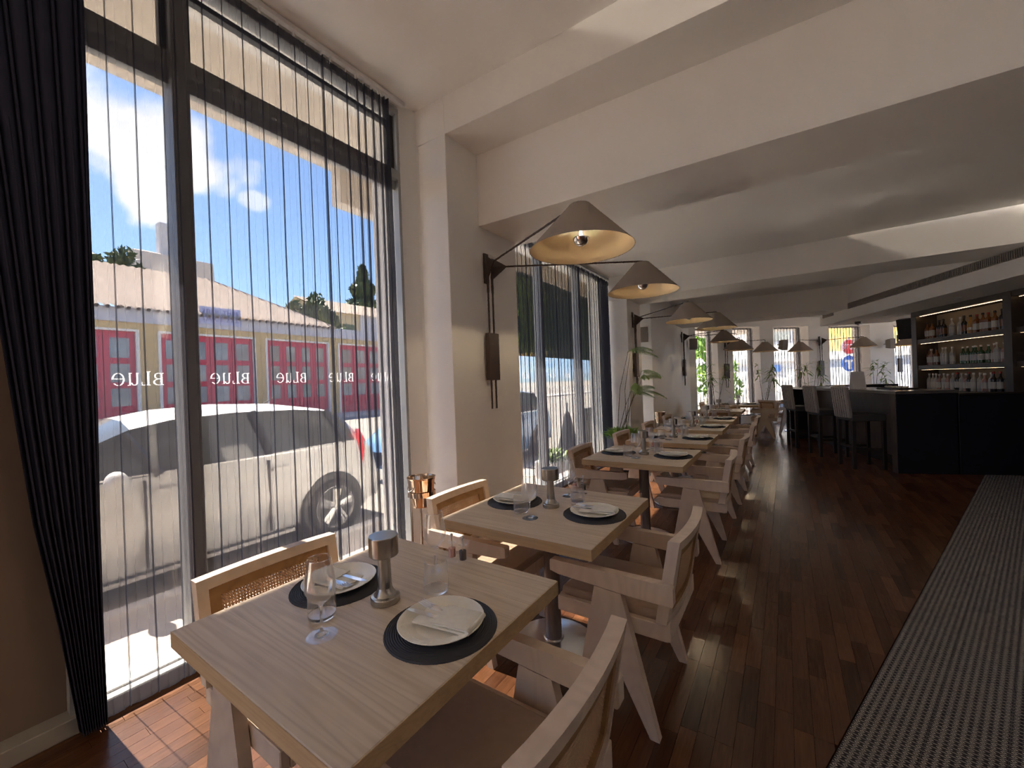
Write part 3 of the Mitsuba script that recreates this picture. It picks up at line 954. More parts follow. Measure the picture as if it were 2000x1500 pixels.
def wall_lamp(base, deg, arms, lab, z0=0.0):
    """base (x, y): point on the wall; deg: wall normal direction; arms: list of shade centres (x, y, z rim)."""
    t = thing('wall_lamp', lab, 'wall lamp')
    Mx = trimesh.transformations.rotation_matrix(math.radians(deg), (0, 0, 1)); Mx[:2, 3] = base; Mx[2, 3] = z0
    W = lambda m: m.copy().apply_transform(Mx)
    # local: x out of the wall, y along it
    part(t, 'counterweight', W(box(.028, .075, -.145 / 2, .145 / 2, 1.475, 1.895, .003)), 'lamp_brown')
    part(t, 'bracket', W(box(0, .02, -.03, .03, 2.35, 2.62, .003)), 'lamp_brown')
    part(t, 'bracket', W(box(0, .03, -.03, .03, 1.6, 1.7)), 'lamp_brown')
    for k, (sx, sy, sz) in enumerate(arms):
        yl = (-.033, .033)[k]
        part(t, 'rod', W(tube([(.05, yl, 1.22), (.05, yl, 2.48)], .0085, 8)), 'lamp_brown', True)
        b = (Mx @ np.array([.05, yl, 2.48, 1]))[:3]
        top = np.array([sx, sy, sz + .275])
        d = top - b; L = np.linalg.norm(d[:2]); dh = np.array([d[0] / L, d[1] / L, 0])
        zs = b[2]
        # gusset plate where rod turns into the arm
        up = np.array([0, 0, 1.0])
        n = np.cross(dh, up) * .006
        pl = [b + up * .10, b - up * .10, b - up * .08 + dh * .012, b + dh * .03 - up * .02, b + dh * .13 + up * .012, b + dh * .13 + up * .026]
        part(t, 'sleeve', tube([b - up * .22, b - up * .05], .0115, 8), 'lamp_brown', 40)
        part(t, 'gusset', hull([q + s * n for q in pl for s in (-1, 1)]), 'lamp_brown')
        e = np.array([sx, sy, zs + .02])
        part(t, 'arm', tube([b + up * .02, b + dh * .1 + up * .02, e, e - up * .01 + dh * .012, np.array([sx, sy, sz + .24]) + dh * .012 * 0], .0075, 8), 'lamp_brown', 40)
        R = .31
        outer = [(.066, .2585), (.068, .2560), (.31, .0015)]
        sh = part(t, 'shade', moved(lathe([(.066, .2585), (.070, .2545), (R, 0), (R - .001, -.001), (R - .002, 0), (.069, .2515), (.066, .2535)], 56), sx, sy, sz), 'shade_taupe', 30, label='taupe conical shade')
        key = sh + '__lining'
        ent(key, moved(lathe([(R - .0032, .0012), (.067, .2505), (0.001, .2512)], 56), sx, sy, sz), 'shade_gold', 40)
        labels[key] = {'label': 'gold lining inside the shade'}
        cap = sh + '__cap'
        ent(cap, moved(lathe([(0, .256), (.066, .256), (.064, .262), (0, .262)], 40), sx, sy, sz), 'shade_taupe', 30)
        bl = part(t, 'bulb', moved(lathe([(0, .020), (.018, .0225), (.038, .036), (.049, .064), (.0485, .067), (0, .067)], 28), sx, sy, sz), 'chrome', 40, label='silver capped bulb')
        gl = bl + '__glass'
        scene[gl] = {**ply(moved(lathe([(.0482, .0675), (.047, .08), (.037, .108), (.018, .138), (.016, .15)], 28), sx, sy, sz), 'mat_pane_glass', 40)}
        fk = bl + '__filament'
        scene[fk] = {**ply(moved(lathe([(0, .076), (.007, .076), (.010, .09), (.007, .106), (0, .106)], 12), sx, sy, sz), 'mat_paper', 40), 'emitter': {'type': 'area', 'radiance': {'type': 'rgb', 'value': [BULB * v for v in (1, .76, .48)]}}}
        part(t, 'socket', moved(lathe([(0, .148), (.016, .148), (.017, .20), (0.012, .254), (0, .254)], 20), sx, sy, sz), 'lamp_brown', 40)
    return t


BULB = 230.0
wall_lamp((XP, 2.945), 0, [(-.99, 2.262, 2.225), (-1.05, 3.73, 2.225)], 'brown two armed swing lamp on the pier nearest the camera')
wall_lamp((XP, 7.20), 0, [(-1.11, 6.15, 2.225), (-.93, 7.50, 2.225)], 'brown two armed swing lamp on the second pier, beside the palm')
wall_lamp((XP, 11.32), 0, [(-1.17, 10.6, 2.225), (-1.02, 11.75, 2.1)], 'brown two armed swing lamp on the third wall pier')
def epos(s, n=0.0):
    q = S0 + SD * s + SN * n
    return (float(q[0]), float(q[1]))
wall_lamp(epos(1.11), END_DEG - 90, [(-.93, 11.62, 2.06), (-.45, 13.1, 2.06)], 'two armed swing lamp on the left pier of the far end wall', -.12)
wall_lamp(epos(4.22), END_DEG - 90, [(.36, 14.25, 2.06), (1.80, 14.75, 2.10)], 'two armed swing lamp on the middle pier of the far end wall', -.12)
wall_lamp(epos(7.0), END_DEG - 90, [(2.83, 15.45, 2.10), (3.9, 16.6, 2.10)], 'two armed swing lamp half hidden behind the bottle shelves', -.12)

# ------------------------------------------------------------------ bar
bar = thing('bar_counter', 'dark navy bar counter with a glossy stone top', 'bar counter')
part(bar, 'front_panel', bbox(.1, 3.5, .36, .40, 0, 1.09), 'navy_wood')
part(bar, 'end_panel', bbox(0, .11, 0, .68, 0, 1.10, .003), 'navy')
part(bar, 'end_panel', bbox(3.44, 3.5, 0, .68, 0, 1.10, .003), 'navy')
part(bar, 'top', bbox(-.012, 3.52, -.01, .70, 1.095, 1.138, .003), 'bar_top', label='glossy grey stone top')
part(bar, 'back_panel', bbox(.1, 3.5, .64, .68, 0, 1.09), 'navy')
part(bar, 'return_counter', bbox(2.95, 3.5, .70, 1.72, 0, 1.15, .003), 'navy')
part(bar, 'kick_rail', bbox(.12, 3.44, .33, .36, .0, .12), 'black_wood')
part(bar, 'edge_strip', bbox(.004, .112, -.004, .004, 0, 1.10), 'navy_wood', label='grey brown front edge of the end panel')
gate = thing('bar_gate', 'near black panel closing the gap between bar counter and bottle shelves', 'bar panel')
part(gate, 'panel', bbox(0, .05, .70, 1.40, .0, 1.06, .003), 'navy')
part(gate, 'cap', bbox(-.01, .06, .70, 1.40, 1.06, 1.09, .003), 'black_wood')
shelf = thing('back_bar_shelf', 'dark open shelving of bottles behind the bar', 'shelving')
part(shelf, 'base_cabinet', bbox(-5.0, 2.56, 1.42, 2.10, 0, 1.0, .003), 'navy')
part(shelf, 'counter', bbox(-5.0, 2.58, 1.40, 2.10, 1.0, 1.04, .003), 'black_wood')
part(shelf, 'back_board', bbox(.68, 2.47, 2.075, 2.11, 1.04, 2.46), 'shelf_back', label='warm lit back board')
part(shelf, 'back_board', bbox(-5.0, .68, 2.075, 2.11, 1.04, 2.46), 'navy')
part(shelf, 'side_panel', bbox(2.47, 2.60, 1.75, 2.10, 1.04, 2.49, .003), 'navy_wood')
part(shelf, 'upright', bbox(.57, .70, 1.72, 2.10, 1.04, 2.49, .003), 'navy_wood')
part(shelf, 'upright', bbox(-1.3, -1.17, 1.72, 2.10, 1.04, 2.49, .003), 'navy_wood')
part(shelf, 'cornice', bbox(-5.0, 2.56, 1.73, 2.10, 2.41, 2.495, .003), 'navy_wood')
SHZ = (1.42, 1.90)
for u0, u1 in ((.70, 2.47), (-1.17, .57)):
    for z in SHZ:
        part(shelf, 'shelf_board', bbox(u0, u1, 1.76, 2.08, z, z + .075, .002), 'navy_wood')
    for z, rad in ((2.405, 3.0), (1.895, 1.6), (1.415, 1.0)):
        key = part(shelf, 'light_strip', bbox(u0 + .02, u1 - .02, 1.80, 1.808, z - .005, z), 'paper', label='thin warm light strip')
        e = (rad if u0 > 0 else rad * .4) * .24
        scene[key]['emitter'] = {'type': 'area', 'radiance': {'type': 'rgb', 'value': [e, e * .62, e * .32]}}


def bottle_proto(h, r, shoulder, neck, glass, cap, lab_z=None, square=False):
    P = Proto()
    sec = 4 if square else 18
    pr = [(0, 0), (r * .96, 0), (r, .006), (r, h * shoulder), (r * .8, h * (shoulder + .06)), (neck, h * (shoulder + .16)), (neck, h * .93), (0, h * .93)]
    m = lathe(pr, sec)
    if square: m.apply_transform(trimesh.transformations.rotation_matrix(PI / 4, (0, 0, 1)))
    P.add('glass', m, glass, 35)
    P.add('cap', lathe([(0, h * .90), (neck * 1.25, h * .90), (neck * 1.25, h), (0, h)], 12), cap, 35)
    lz = lab_z or (.16, .5)
    rr = r * (1.0 if not square else 1) + .0006
    m = lathe([(rr - .0003, h * lz[0]), (rr, h * lz[0]), (rr, h * lz[1]), (rr - .0003, h * lz[1])], sec)
    if square: m.apply_transform(trimesh.transformations.rotation_matrix(PI / 4, (0, 0, 1)))
    P.add('label', m, 'label_white' if glass != 'bottle_dark' or cap != 'cap_black' else 'bottle_amber', 35)
    return P


BT = dict(
    amber=bottle_proto(.30, .040, .60, .013, 'bottle_amber', 'cap_black'), square=bottle_proto(.29, .050, .62, .014, 'bottle_amber', 'cap_red', square=True),
    dark=bottle_proto(.31, .040, .58, .013, 'bottle_dark', 'cap_black'), gold=bottle_proto(.30, .041, .55, .014, 'bottle_gold', 'cap_black', (.2, .34)),
    green=bottle_proto(.28, .040, .58, .013, 'bottle_green', 'cap_silver'), clear=bottle_proto(.30, .038, .62, .013, 'bottle_clear', 'cap_silver'), pink=bottle_proto(.29, .042, .58, .014, 'bottle_pink', 'cap_silver'),
    wine=bottle_proto(.31, .038, .60, .014, 'bottle_dark', 'cap_red'))
BNAME = dict(amber='amber spirit bottle', square='square shouldered amber bottle', dark='black bottle', gold='golden bottle', green='green bottle with white label', clear='clear bottle', pink='pale pink tinted bottle', wine='dark bottle with white label')
rows = [
    ('top shelf', 1.975, [2.38, 2.26, 2.12, 1.98, 1.8, 1.68, 1.58, 1.46, 1.33, 1.22, 1.12, 1.02, .92, .80], ['amber', 'amber', 'dark', 'dark', 'clear', 'clear', 'dark', 'gold', 'square', 'amber', 'square', 'amber', 'dark', 'amber']),
    ('middle shelf', 1.495, [2.38, 2.28, 2.18, 2.06, 1.95, 1.84, 1.62, 1.53, 1.44, 1.35, 1.26, 1.17, 1.07, .98, .89, .80], ['amber', 'pink', 'amber', 'clear', 'clear', 'clear', 'green', 'green', 'green', 'green', 'green', 'green', 'pink', 'clear', 'pink', 'clear']),
    ('bar back counter', 1.041, list(np.linspace(2.40, .78, 19)), ['clear', 'clear', 'clear', 'pink', 'clear', 'pink', 'clear', 'wine', 'clear', 'pink', 'wine', 'clear', 'clear', 'pink', 'clear', 'wine', 'wine', 'dark', 'wine'])]
NTH = 'first second third fourth fifth sixth seventh eighth ninth tenth eleventh twelfth thirteenth fourteenth fifteenth sixteenth seventeenth eighteenth nineteenth'.split()
nth = lambda i: NTH[i]
for nm, z, us, kinds in rows:
    for u, kd in zip(us, kinds):
        BT[kd].put('bottle', BM(u, 1.86 + RNG.uniform(-.015, .03), z + .0003), f'{BNAME[kd]}, {nth(us.index(u))} from the left on the {nm}', 'bottle', f'{kd} bottles on the {nm}')
for i, u in enumerate((.45, .35, .24, .1)):
    BT['pink'].put('bottle', BM(u, 1.84, 1.041), f'pale bottle, {nth(i)} to the right of the wide upright on the counter', 'bottle', 'bottles right of the shelf upright')
for i, u in enumerate((.40, .22)):
    BT['dark'].put('bottle', BM(u, 1.90, 1.976), f'black bottle, {nth(i)} to the right of the wide upright on the top shelf', 'bottle', 'dark bottles right of the upright')

# bar stools: local x = toward the bar (+w), y along u
ST = Proto()
ST.add('seat', box(-.21, .22, -.215, .215, .70, .80, .012), 'stool_dark', label='dark padded seat')
back = box(-.055, .0, -.21, .21, 0, .47, .014)
back = moved(back, ry=-.10, x=-.185, z=.745)
ST.add('backrest', back, 'stool_stripe', label='grey striped padded backrest')
for k in range(6):
    y = -.15 + k * .06
    ST.add('backrest__seam', moved(moved(box(-.0575, -.0545, y - .0025, y + .0025, .01, .46), ry=-.10), x=-.185, z=.745), 'black_wood')
for sx in (-.185, .19):
    for sy in (-.19, .19):
        ST.add('leg', box(sx - .022, sx + .022, sy - .022, sy + .022, 0, .705, .003), 'black_wood')
for sy in (-.19, .19):
    ST.add('stretcher', box(-.17, .17, sy - .012, sy + .012, .27, .305), 'black_wood')
ST.add('stretcher', box(-.195, -.175, -.18, .18, .30, .335), 'black_wood')
ST.add('stretcher', box(.18, .20, -.18, .18, .22, .26), 'black_wood')
for k, u in enumerate((.455, 1.43, 2.36)):
    x, y = bw(u, -.20)
    ST.put('bar_stool', at(x, y, 0, BAR_DEG - 90), f'black bar stool with grey striped back, {("nearest the camera", "middle one of three", "furthest of three")[k]} at the bar', 'bar stool')

# on the bar
mx, my = bw(1.55, .3)
mn = thing('menu_stand', 'white menu card standing on the bar top', 'menu')
mm = cat(moved(box(-.002, .002, -.105, .105, 0, .29), ry=.16), moved(box(-.002, .002, -.105, .105, 0, .29), ry=-.16, x=.095))
part(mn, 'card', moved(mm, x=mx, y=my, z=1.1385, rz=math.radians(-62)), 'paper')
tr = thing('bar_tray', 'low dark tray of garnish dishes on the bar top', 'tray')
part(tr, 'tray', bbox(.55, 1.1, .36, .60, 1.1383, 1.155, .004), 'black_wood')
for k in range(4):
    x, y = bw(.63 + k * .13, .48)
    part(tr, 'dish', moved(lathe([(0, 0), (.03, 0), (.045, .025), (.042, .026), (.028, .005), (0, .005)], 20), x, y, 1.1552), 'porcelain', 35)

# speakers, downlights, detector


def speaker(lab, x, y, z, deg, tilt, s=1.0, big=False):
    t = thing('loudspeaker', lab, 'speaker')
    body = hull([(a * s, b * s, c * s) for a, b, c in ((0, -.07, -.12), (0, .07, -.12), (0, -.07, .12), (0, .07, .12), (.15, -.10, -.15), (.15, .10, -.15), (.15, -.10, .15), (.15, .10, .15))])
    gr = box(.151 * s, .155 * s, -.09 * s, .09 * s, -.14 * s, .14 * s)
    arm = tube([(-.10 * s, 0, .0), (0, 0, 0)], .014 * s, 8)
    for nm, m, mt in (('cabinet', body, 'plastic_grey' if not big else 'stool_dark'), ('grille', gr, 'grille_grey' if not big else 'frame_black'), ('mount', arm, 'plastic_grey')):
        part(t, nm, moved(moved(m, ry=tilt), x, y, z, rz=math.radians(deg)), mt)


speaker('small grey loudspeaker on the pier behind the second wall lamp', -2.36, 8.28, 2.33, -75, .15)
speaker('small grey loudspeaker at the corner of the third wall pier', -2.12, 12.15, 2.35, -70, .12)
speaker('small grey loudspeaker beside the second far end pier', *epos(2.80, -.12), 2.27, -40, .1)
speaker('flat grey loudspeaker on the right pier of the far end wall', *epos(6.45, -.14), 2.22, END_DEG - 90, .0)
speaker('large dark loudspeaker tilted down at the left end of the bottle shelves', *bw(3.0, 1.95), 2.29, 250, .35, 1.35, True)
for lab, u, w in (('round downlight in the ceiling box above the bottle shelves', .9, 1.35), ('round recessed downlight in the ceiling box at the left end of the shelves', 2.75, 1.45)):
    t = thing('downlight', lab, 'ceiling light')
    x, y = bw(u, w)
    part(t, 'rim', moved(lathe([(.035, .0), (.05, -.006), (.055, 0)], 24), x, y, 2.499), 'rail_white', 35)
    part(t, 'lens', moved(lathe([(0, -.003), (.034, -.003), (.034, 0), (0, 0)], 24), x, y, 2.499), 'paper', 35)
t = thing('smoke_detector', 'dark round detector hanging from the ceiling near the bar shelves', 'smoke detector')
x, y = bw(3.6, 1.4)
part(t, 'base', moved(lathe([(0, 0), (.06, 0), (.055, -.05), (0, -.05)], 24), x, y, 2.499), 'lamp_brown', 35)
part(t, 'sensor', moved(lathe([(0, 0), (.03, 0), (.028, -.03), (0, -.03)], 20), x, y, 2.449), 'rail_white', 35)

# ------------------------------------------------------------------ ice buckets
IB = Proto()
IB.add('bucket', lathe([(0, .58), (.070, .58), (.074, .59), (.098, .775), (.103, .785), (.104, .79), (.100, .79), (.095, .775), (.071, .592), (0, .588)], 44), 'copper', 25, label='polished copper coloured bucket')
IB.add('ring', lathe([(.0935, .655), (.099, .655), (.099, .69), (.0935, .69)], 40), 'copper', 30)
for a in (90, 270):
    IB.add('handle', moved(tube([(.097, -.03, .735), (.112, -.025, .715), (.118, 0, .705), (.112, .025, .715), (.097, .03, .735)], .005, 8), rz=math.radians(a)), 'steel', 60)
for k in range(3):
    a = k * 2 * PI / 3 + .4
    IB.add('leg', tube([(.094 * math.cos(a), .094 * math.sin(a), .66), (.094 * math.cos(a), .094 * math.sin(a), .2), (.13 * math.cos(a), .13 * math.sin(a), .0)], .008, 8), 'steel', 60)
IB.add('lower_ring', lathe([(.092, .2), (.098, .2), (.098, .212), (.092, .212)], 32), 'steel', 30)
IB.put('ice_bucket', at(-2.21, 2.06, -.02 + .02), 'polished copper wine bucket on a stand by the pier nearest the camera', 'ice bucket')
IB.put('ice_bucket', at(-2.02, 8.05, 0), 'copper wine bucket on a stand beyond the palm', 'ice bucket')

# ------------------------------------------------------------------ plants


def leaf(L, w, bend=.3, n=5):
    ts = np.linspace(0, 1, n)
    rows = []
    for t in ts:
        hw = w * math.sin(PI * min(1, .08 + t * .92)) ** .8 * .5 + .0004
        rows.append([(L * t, -hw, -bend * L * t * t), (L * t, 0, -bend * L * t * t + hw * .25), (L * t, hw, -bend * L * t * t)])
    return grid(rows)


def frond(base, az, el, L, nl, ll, droop=.5):
    """Feather palm frond: rachis tube and leaflets."""
    ts = np.linspace(0, 1, 9)
    pts = []
    for t in ts:
        r = L * t
        pts.append(base + np.array([math.cos(az) * r * math.cos(el), math.sin(az) * r * math.cos(el), r * math.sin(el) - droop * L * t * t]))
    pts = np.array(pts)
    lv = []
    for i in range(nl):
        t = .18 + .8 * i / nl
        p = np.array([np.interp(t, ts, pts[:, k]) for k in range(3)])
        for s in (-1, 1):
            m = leaf(ll * (1 - .9 * abs(t - .45)), .013, .35)
            lv.append(moved(m, *p, rz=az + s * (1.0 - .35 * t), ry=.35))
    return tube(pts, np.linspace(.0045, .0015, 9), 5), lv


pl = thing('potted_palm', 'tall thin palm above bushy green plants in a slate pot by the second pier', 'potted plant')
PC = np.array([-2.20, 6.36])
part(pl, 'pot', moved(lathe([(0, 0), (.17, 0), (.19, .01), (.235, .35), (.24, .54), (.235, .55), (.22, .55), (.215, .50), (0, .50)], 36), *PC, 0), 'pot_slate', 30)
part(pl, 'soil', moved(lathe([(0, .49), (.213, .49), (.213, .505), (0, .51)], 24), *PC, 0), 'soil')
rg = np.random.default_rng(4)
for k in range(7):
    a0 = rg.uniform(0, 2 * PI); top = np.array([PC[0] + rg.uniform(-.05, .38), PC[1] + rg.uniform(-.35, .25), rg.uniform(1.2, 1.9)])
    base = np.array([PC[0] + .08 * math.cos(a0), PC[1] + .08 * math.sin(a0), .5])
    mid = (base + top) / 2 + np.array([rg.uniform(-.06, .02), rg.uniform(-.05, .05), .1])
    part(pl, 'stem', tube([base, mid, top], [.006, .005, .003], 6), 'stem', True)
    if k < 6:
        for q in range(2 if k < 4 else 1):
            rr, lv = frond(top, rg.uniform(-1.6, .9), rg.uniform(.1, .7), rg.uniform(.34, .50), 15, .125, .5)
            part(pl, 'frond', cat([rr] + lv), 'leaf', True)
bush = []
for k in range(420):
    a, r = rg.uniform(0, 2 * PI), .20 * math.sqrt(rg.uniform(0, 1))
    m = leaf(rg.uniform(.09, .17), .035, .4)
    bush.append(moved(m, PC[0] + r * math.cos(a), PC[1] + r * math.sin(a), .50 + rg.uniform(0, .08), rz=a + rg.uniform(-.6, .6), ry=-rg.uniform(.3, 1.3)))
part(pl, 'foliage', cat(bush), 'leaf_bright', True, kind='stuff', label='bright green bushy leaves at the foot of the palm')


def thin_plant(lab, x, y, h, seed, sp=.35):
    t = thing('tall_plant', lab, 'plant')
    g = np.random.default_rng(seed)
    part(t, 'pot', moved(lathe([(0, 0), (.14, 0), (.17, .3), (.165, .31), (.15, .3), (0, .28)], 24), x, y, 0), 'pot_slate', 30)
    for k in range(4):
        top = np.array([x + g.uniform(-sp, sp), y + g.uniform(-sp, sp), h * g.uniform(.7, 1)])
        part(t, 'stem', tube([(x + g.uniform(-.06, .06), y + g.uniform(-.06, .06), .28), ((x + top[0]) / 2, (y + top[1]) / 2, top[2] * .6), top], [.007, .006, .003], 6), 'stem', True)
        lv = []
        for q in range(14):
            z = top[2] - abs(g.normal(0, .25))
            lv.append(moved(leaf(g.uniform(.16, .3), .04, .5), top[0] + g.uniform(-.05, .05), top[1] + g.uniform(-.05, .05), z, rz=g.uniform(0, 2 * PI), ry=g.uniform(-.6, .4)))
        part(t, 'leaves', cat(lv), 'leaf', True)


for k, (s, h) in enumerate(((.55, 1.9), (2.05, 1.75), (3.55, 2.0), (5.75, 1.8))):
    x, y = epos(s, -.30)
    thin_plant(f'tall thin stemmed plant standing before the {["first", "second", "third", "fourth"][k]} far end window from the left', x, y, h, 30 + k, .28)

# ------------------------------------------------------------------ outside: ground
ZS = -.20
gr = struct('ground', box(-140, 90, -60, 150, ZS - .1, ZS), 'asphalt', 'sunlit street outside the windows')
pv = part(gr, 'pavement', cat(box(-3.95, -2.75, -12, 14, ZS, -.10)), 'paving', label='pale pavement below the windows')
for i in range(22):
    part(gr, 'kerb_stone', box(-4.08, -3.95, -6 + i * .9 + .006, -6 + (i + 1) * .9 - .006, ZS, -.085, .01), 'kerb')
part(gr, 'far_pavement', box(-24.5, -21.5, -30, 60, ZS, -.08), 'paving')
bal = struct('balcony_slab', box(-4.01, -2.66, -14, 14, 3.80, 4.05), 'beige_stucco', 'beige underside of the upper floor overhang above the windows')
part(bal, 'fascia', box(-4.01, -3.85, 2.6, 14, 3.42, 3.82), 'beige_stucco', label='beige fascia hanging below the overhang')

# ------------------------------------------------------------------ cars


def loft(stations, xc):
    """stations: rows of (y, [(half width, z), ...] from sill to roof centre). Returns ring points (n, m, 3) for both sides."""
    rings = []
    for y, pts in stations:
        l = [(xc + w, y, z) for w, z in pts]
        r = [(xc - w, y, z) for w, z in pts[::-1]]
        rings.append(l + r)
    return np.array(rings, float)


def car(lab, xc, y0, paint, wheels, z0=0.0, plate=None):
    t = thing('car', lab, 'car')
    # y, z_belt, z_rail, z_roof, w_sill, w_mid, w_belt, w_rail
    st = [(3.36, .30, .33, .35, .70, .74, .70, .60), (3.34, .46, .50, .52, .74, .80, .76, .62), (3.26, .68, .72, .74, .78, .84, .80, .66), (3.14, .80, .86, .88, .80, .86, .82, .67), (3.00, .83, 1.04, 1.07, .81, .865, .83, .66), (2.80, .835, 1.19, 1.24, .81, .87, .835, .645),
          (2.40, .83, 1.235, 1.305, .81, .87, .84, .63), (1.80, .815, 1.25, 1.335, .81, .87, .84, .62), (1.30, .80, 1.225, 1.31, .81, .87, .84, .62), (1.02, .79, 1.17, 1.255, .81, .87, .84, .63), (.60, .785, .985, 1.06, .81, .87, .84, .69), (.22, .77, .83, .885, .81, .87, .83, .74), (-.10, .74, .77, .83, .80, .86, .81, .72), (-.5, .66, .69, .75, .79, .85, .79, .68), (-.78, .50, .55, .59, .74, .80, .74, .6), (-.88, .30, .34, .36, .62, .68, .62, .5)]
    rows = []
    for y, zb, zr, zf, ws, wm, wb, wr in st:
        lo = 0.0 if -.7 < y < 3.2 else .08
        rows.append((y + y0, [(ws * .9, lo - .02 + z0), (ws, lo + .05 + z0), (wm, min(.38, zb * .75) + z0), (wb, zb + z0), (wr, zr + z0), (wr * .62, zf - .02 + z0), (0.0, zf + z0)]))
    R = loft(rows, xc)
    n, m = R.shape[:2]
    body, glass = [], []
    for i in range(n - 1):
        ya = st[i][0]; yb = st[i + 1][0]
        for j in range(m):
            k = (j + 1) % m
            q = [R[i, j], R[i, k], R[i + 1, k], R[i + 1, j]]
            side = j in (3, m - 5)                      # belt to rail
            top = j in (4, 5, 6, 7, 8)
            g = (side and 4 <= i <= 9) or (top and 9 <= i <= 10) or (top and 3 <= i <= 4)
            (glass if g else body).append(q)
    def quads(qs):
        v = np.array(qs).reshape(-1, 3); f = []
        for i in range(len(qs)):
            f += [[4 * i, 4 * i + 1, 4 * i + 2], [4 * i, 4 * i + 2, 4 * i + 3]]
        mm_ = trimesh.Trimesh(v, f, process=False); mm_.merge_vertices(); return mm_
    part(t, 'body', quads(body), paint, 50)
    part(t, 'window', quads(glass), 'car_glass', 40)
    nx = xc + .845
    for ya, za, yb, zb in ((2.86, .83, 2.74, 1.20), (2.02, .82, 1.95, 1.245), (1.15, .79, .98, 1.13)):
        part(t, 'pillar', tube([(nx + .004, ya + y0, za + z0), (xc + .652, yb + y0, zb + z0)], .035, 6), 'frame_black')
    for z in (.79, .775):
        pass
    part(t, 'trim_strip', cat(*[box(nx - .002, nx + .008, y0 + a, y0 + b, z0 + .80, z0 + .815) for a, b in ((.3, 2.8),)]), 'alloy', label='bright window trim strip')
    part(t, 'sill_trim', box(xc + .80, xc + .825, y0 + .25, y0 + 2.25, z0 - .03, z0 + .0), 'alloy')
    for yy in (2.0, 1.05):
        part(t, 'door_gap', box(xc + .84, xc + .874, y0 + yy - .006, y0 + yy + .006, z0 + .06, z0 + .76), 'frame_black')
    for yy in (2.12, 1.2):
        part(t, 'door_handle', hull([(xc + .862 + a, y0 + yy + b, z0 + .66 + c) for a in (0, .03) for b in (-.09, .09) for c in (-.015, .015)]), paint)
    part(t, 'mirror', moved(trimesh.creation.icosphere(2), 0, 0, 0).apply_transform(np.diag([.10, .07, .085, 1])).apply_translation((xc + .97, y0 + .86, z0 + .80)), paint, True)
    part(t, 'tail_lamp', hull([(xc + w, y0 + y, z0 + z) for w, y, z in ((.842, 3.06, .82), (.80, 3.17, .80), (.85, 3.10, .50), (.80, 3.29, .50), (.835, 3.0, .96), (.78, 3.10, .95))]), 'tail_red')
    part(t, 'bumper', hull([(xc + sx * w, y0 + y, z0 + z) for sx in (-1, 1) for w, y, z in ((.80, 3.30, .10), (.84, 3.2, .36), (.70, 3.42, .14), (.70, 3.42, .33))]), paint, 30)
    part(t, 'antenna', tube([(xc, y0 + 2.35, z0 + 1.30), (xc, y0 + 2.52, z0 + 1.40)], .008, 6), 'frame_black')
    for yy in wheels:
        wk = part(t, 'wheel', moved(lathe([(.17, -.10), (.29, -.105), (.318, -.07), (.32, 0), (.318, .07), (.29, .105), (.235, .108), (.23, .06)], 36), 0, 0, 0, ry=PI / 2).apply_translation((xc + .80, y0 + yy, ZS + .32)), 'tyre', 30)
        rim = [moved(lathe([(.20, .05), (.236, .095), (.238, .10), (.228, .106), (.21, .07)], 36), ry=PI / 2), moved(lathe([(0, .02), (.23, .02), (.23, .03), (0, .03)], 32), ry=PI / 2)]
        for k in range(5):
            a = 2 * PI * k / 5 + .2
            for b in (-.13, .13):
                rim.append(tube([(.085, .03 * math.cos(a), .03 * math.sin(a)), (.095, .2 * math.cos(a + b), .2 * math.sin(a + b))], [.040, .028], 6))
        rim.append(moved(lathe([(0, .105), (.04, .10), (.045, .07)], 20), ry=PI / 2))
        ent(wk + '__rim', cat(rim).apply_translation((xc + .80, y0 + yy, ZS + .32)), 'alloy', 30)
        labels[wk + '__rim'] = {'label': 'five spoked alloy rim'}
        part(t, 'wheel_arch', moved(lathe([(0, -.03), (.365, -.03), (.37, .0), (.355, .012), (0, .012)], 36), ry=PI / 2).apply_translation((xc + .864, y0 + yy, ZS + .34)), 'frame_black')
    if plate:
        yf = y0 - .885
        for k in range(6):
            part(t, 'grille_slat', box(xc + .05, xc + .66, yf - .05, yf + .02, z0 + .12 + k * .065, z0 + .15 + k * .065, .004), 'alloy' if k % 2 else 'frame_black')
        pk = part(t, 'licence_plate', box(xc + .12, xc + .60, yf - .075, yf - .062, z0 + .30, z0 + .41), 'letter_white')
        tm = moved(meshkit.text_mesh(plate, .075, .002), rx=PI / 2)
        tm.apply_translation((xc + .20, yf - .0755, z0 + .318))
        ent(pk + '__lettering', tm, 'ink_blue')
        part(t, 'plate_band', box(xc + .12, xc + .16, yf - .077, yf - .07, z0 + .30, z0 + .41), 'sign_blue_bright')
    return t


car('white hatchback car parked just outside the window nearest the camera', -5.17, 0.0, 'car_white', (2.68, .0))
car('blue car parked behind the white hatchback, seen past the curtain edge', -5.55, 5.35, 'car_blue', (2.68, .0), plate='KBX')

